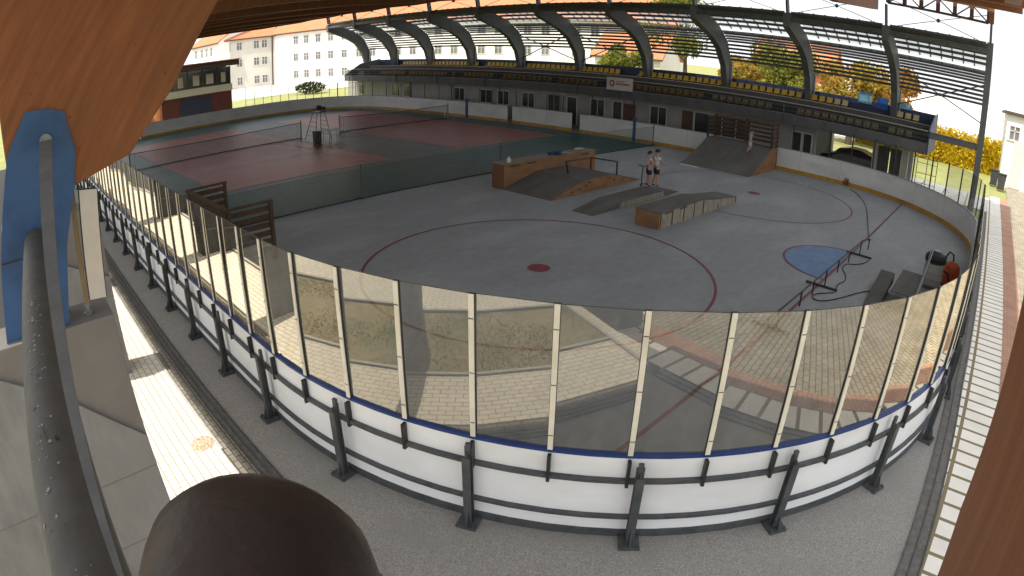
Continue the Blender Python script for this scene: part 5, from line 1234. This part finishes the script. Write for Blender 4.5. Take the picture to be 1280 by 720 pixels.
MB().box((6.3, 33.9, .02), (7.4, 33.98, 3.6)).build('door', M['frame_white'], wb)
for i, (px_, py_, lab) in enumerate(((1241, 232, 'dark wheeled bin by the white wall, left of the pair'), (1250, 238, 'dark wheeled bin by the white wall, right of the pair'))):
    c = at(px_, py_); t = thing('wheeled_bin', lab, 'bin', (c.x, c.y, 0), 'bins by the white building')
    g = MB(); vs = [(c.x + x * k, c.y + y * k, z) for z, k in ((.08, .8), (1.15, 1.05)) for x, y in ((-.33, -.33), (.33, -.33), (.33, .33), (-.33, .33))]
    g.add(vs, [(0, 3, 2, 1), (4, 5, 6, 7), (0, 1, 5, 4), (1, 2, 6, 5), (2, 3, 7, 6), (3, 0, 4, 7)]); g.build('body', M['bin_dark'], t, bevel=.02)
    MB().box((c.x - .38, c.y - .38, 1.155), (c.x + .38, c.y + .40, 1.24)).build('lid', M['rubber'], t, bevel=.02)
    for sx in (-.28, .28): MB().tube([(c.x + sx - .03, c.y + .3, .09), (c.x + sx + .03, c.y + .3, .09)], .09, 12).build('wheel', M['rubber'], t)
# thin metal gate on the lawn edge
t = thing('yard_gate', 'thin metal gate frame on the pavement right of the dark panels', 'gate', (.3, 19.6, 0))
g = MB()
for x in (-.2, .45, 1.1): g.tube([(x, 19.6, 0), (x, 19.6, 1.9)], .025, 6)
for z in (.4, 1.0, 1.6, 1.88): g.tube([(-.2, 19.6, z), (1.1, 19.6, z)], .018, 6)
g.build('bars', M['steel_dark'], t)

# ================================================================ LIGHT, WORLD, CAMERA
EL = math.radians(55)
sd = bpy.data.lights.new('sun', 'SUN'); sd.energy = 5.0; sd.angle = math.radians(.53); sd.color = (1.0, .95, .86)
so = bpy.data.objects.new('sun', sd); COL.objects.link(so)
dirv = Vector((.10, math.cos(EL), -math.sin(EL)))       # light travels towards +y and down
so.rotation_euler = dirv.to_track_quat('-Z', 'Y').to_euler()
w = bpy.data.worlds.new('World'); S.world = w; w.use_nodes = True
nt = w.node_tree; bg = nt.nodes['Background']; sky = nt.nodes.new('ShaderNodeTexSky'); sky.sky_type = 'NISHITA'; sky.sun_disc = False
sky.sun_elevation = EL; sky.sun_rotation = math.radians(180 + 6); sky.air_density = 1.0; sky.dust_density = 4.0; sky.ozone_density = 1.0; sky.altitude = 200
tc = nt.nodes.new('ShaderNodeTexCoord'); cl = nt.nodes.new('ShaderNodeTexNoise'); cl.inputs['Scale'].default_value = 2.2; cl.inputs['Detail'].default_value = 7
nt.links.new(tc.outputs['Generated'], cl.inputs[0])
cr = nt.nodes.new('ShaderNodeValToRGB'); cr.color_ramp.elements[0].position = .3; cr.color_ramp.elements[0].color = (.62, .62, .62, 1); cr.color_ramp.elements[1].position = .62; cr.color_ramp.elements[1].color = (.95, .95, .95, 1)
nt.links.new(cl.outputs[0], cr.inputs[0])
mx = nt.nodes.new('ShaderNodeMixRGB'); nt.links.new(cr.outputs[0], mx.inputs[0]); nt.links.new(sky.outputs[0], mx.inputs[1]); mx.inputs[2].default_value = (9.5, 9.6, 9.8, 1)   # bright white veil added over the sky to raise the ambient light
nt.links.new(mx.outputs[0], bg.inputs[0]); bg.inputs[1].default_value = .15
cd = bpy.data.cameras.new('camera'); co = bpy.data.objects.new('camera', cd); COL.objects.link(co); S.camera = co
co.matrix_world = Matrix.Translation(CAM) @ ROT.to_4x4()
cd.type = 'PANO'; cd.panorama_type = 'FISHEYE_LENS_POLYNOMIAL'
cd.sensor_fit = 'HORIZONTAL'; cd.sensor_width = 36.0; cd.sensor_height = 20.25; cd.fisheye_fov = PI
k_ = 1280 / 36.0 / FPX
cd.fisheye_polynomial_k0 = 0.0
cd.fisheye_polynomial_k1 = -k_; cd.fisheye_polynomial_k2 = -KA * k_ ** 2; cd.fisheye_polynomial_k3 = -KB * k_ ** 3; cd.fisheye_polynomial_k4 = -KC * k_ ** 4
cd.clip_start = .02; cd.clip_end = 2000
S.view_settings.view_transform = 'Standard'; S.view_settings.look = 'None'; S.view_settings.exposure = 0.0
S.render.engine = 'CYCLES'; S.cycles.use_denoising = True; S.cycles.max_bounces = 10; S.cycles.transparent_max_bounces = 24
for o in bpy.data.objects:
    if '_w' in o: del o['_w']
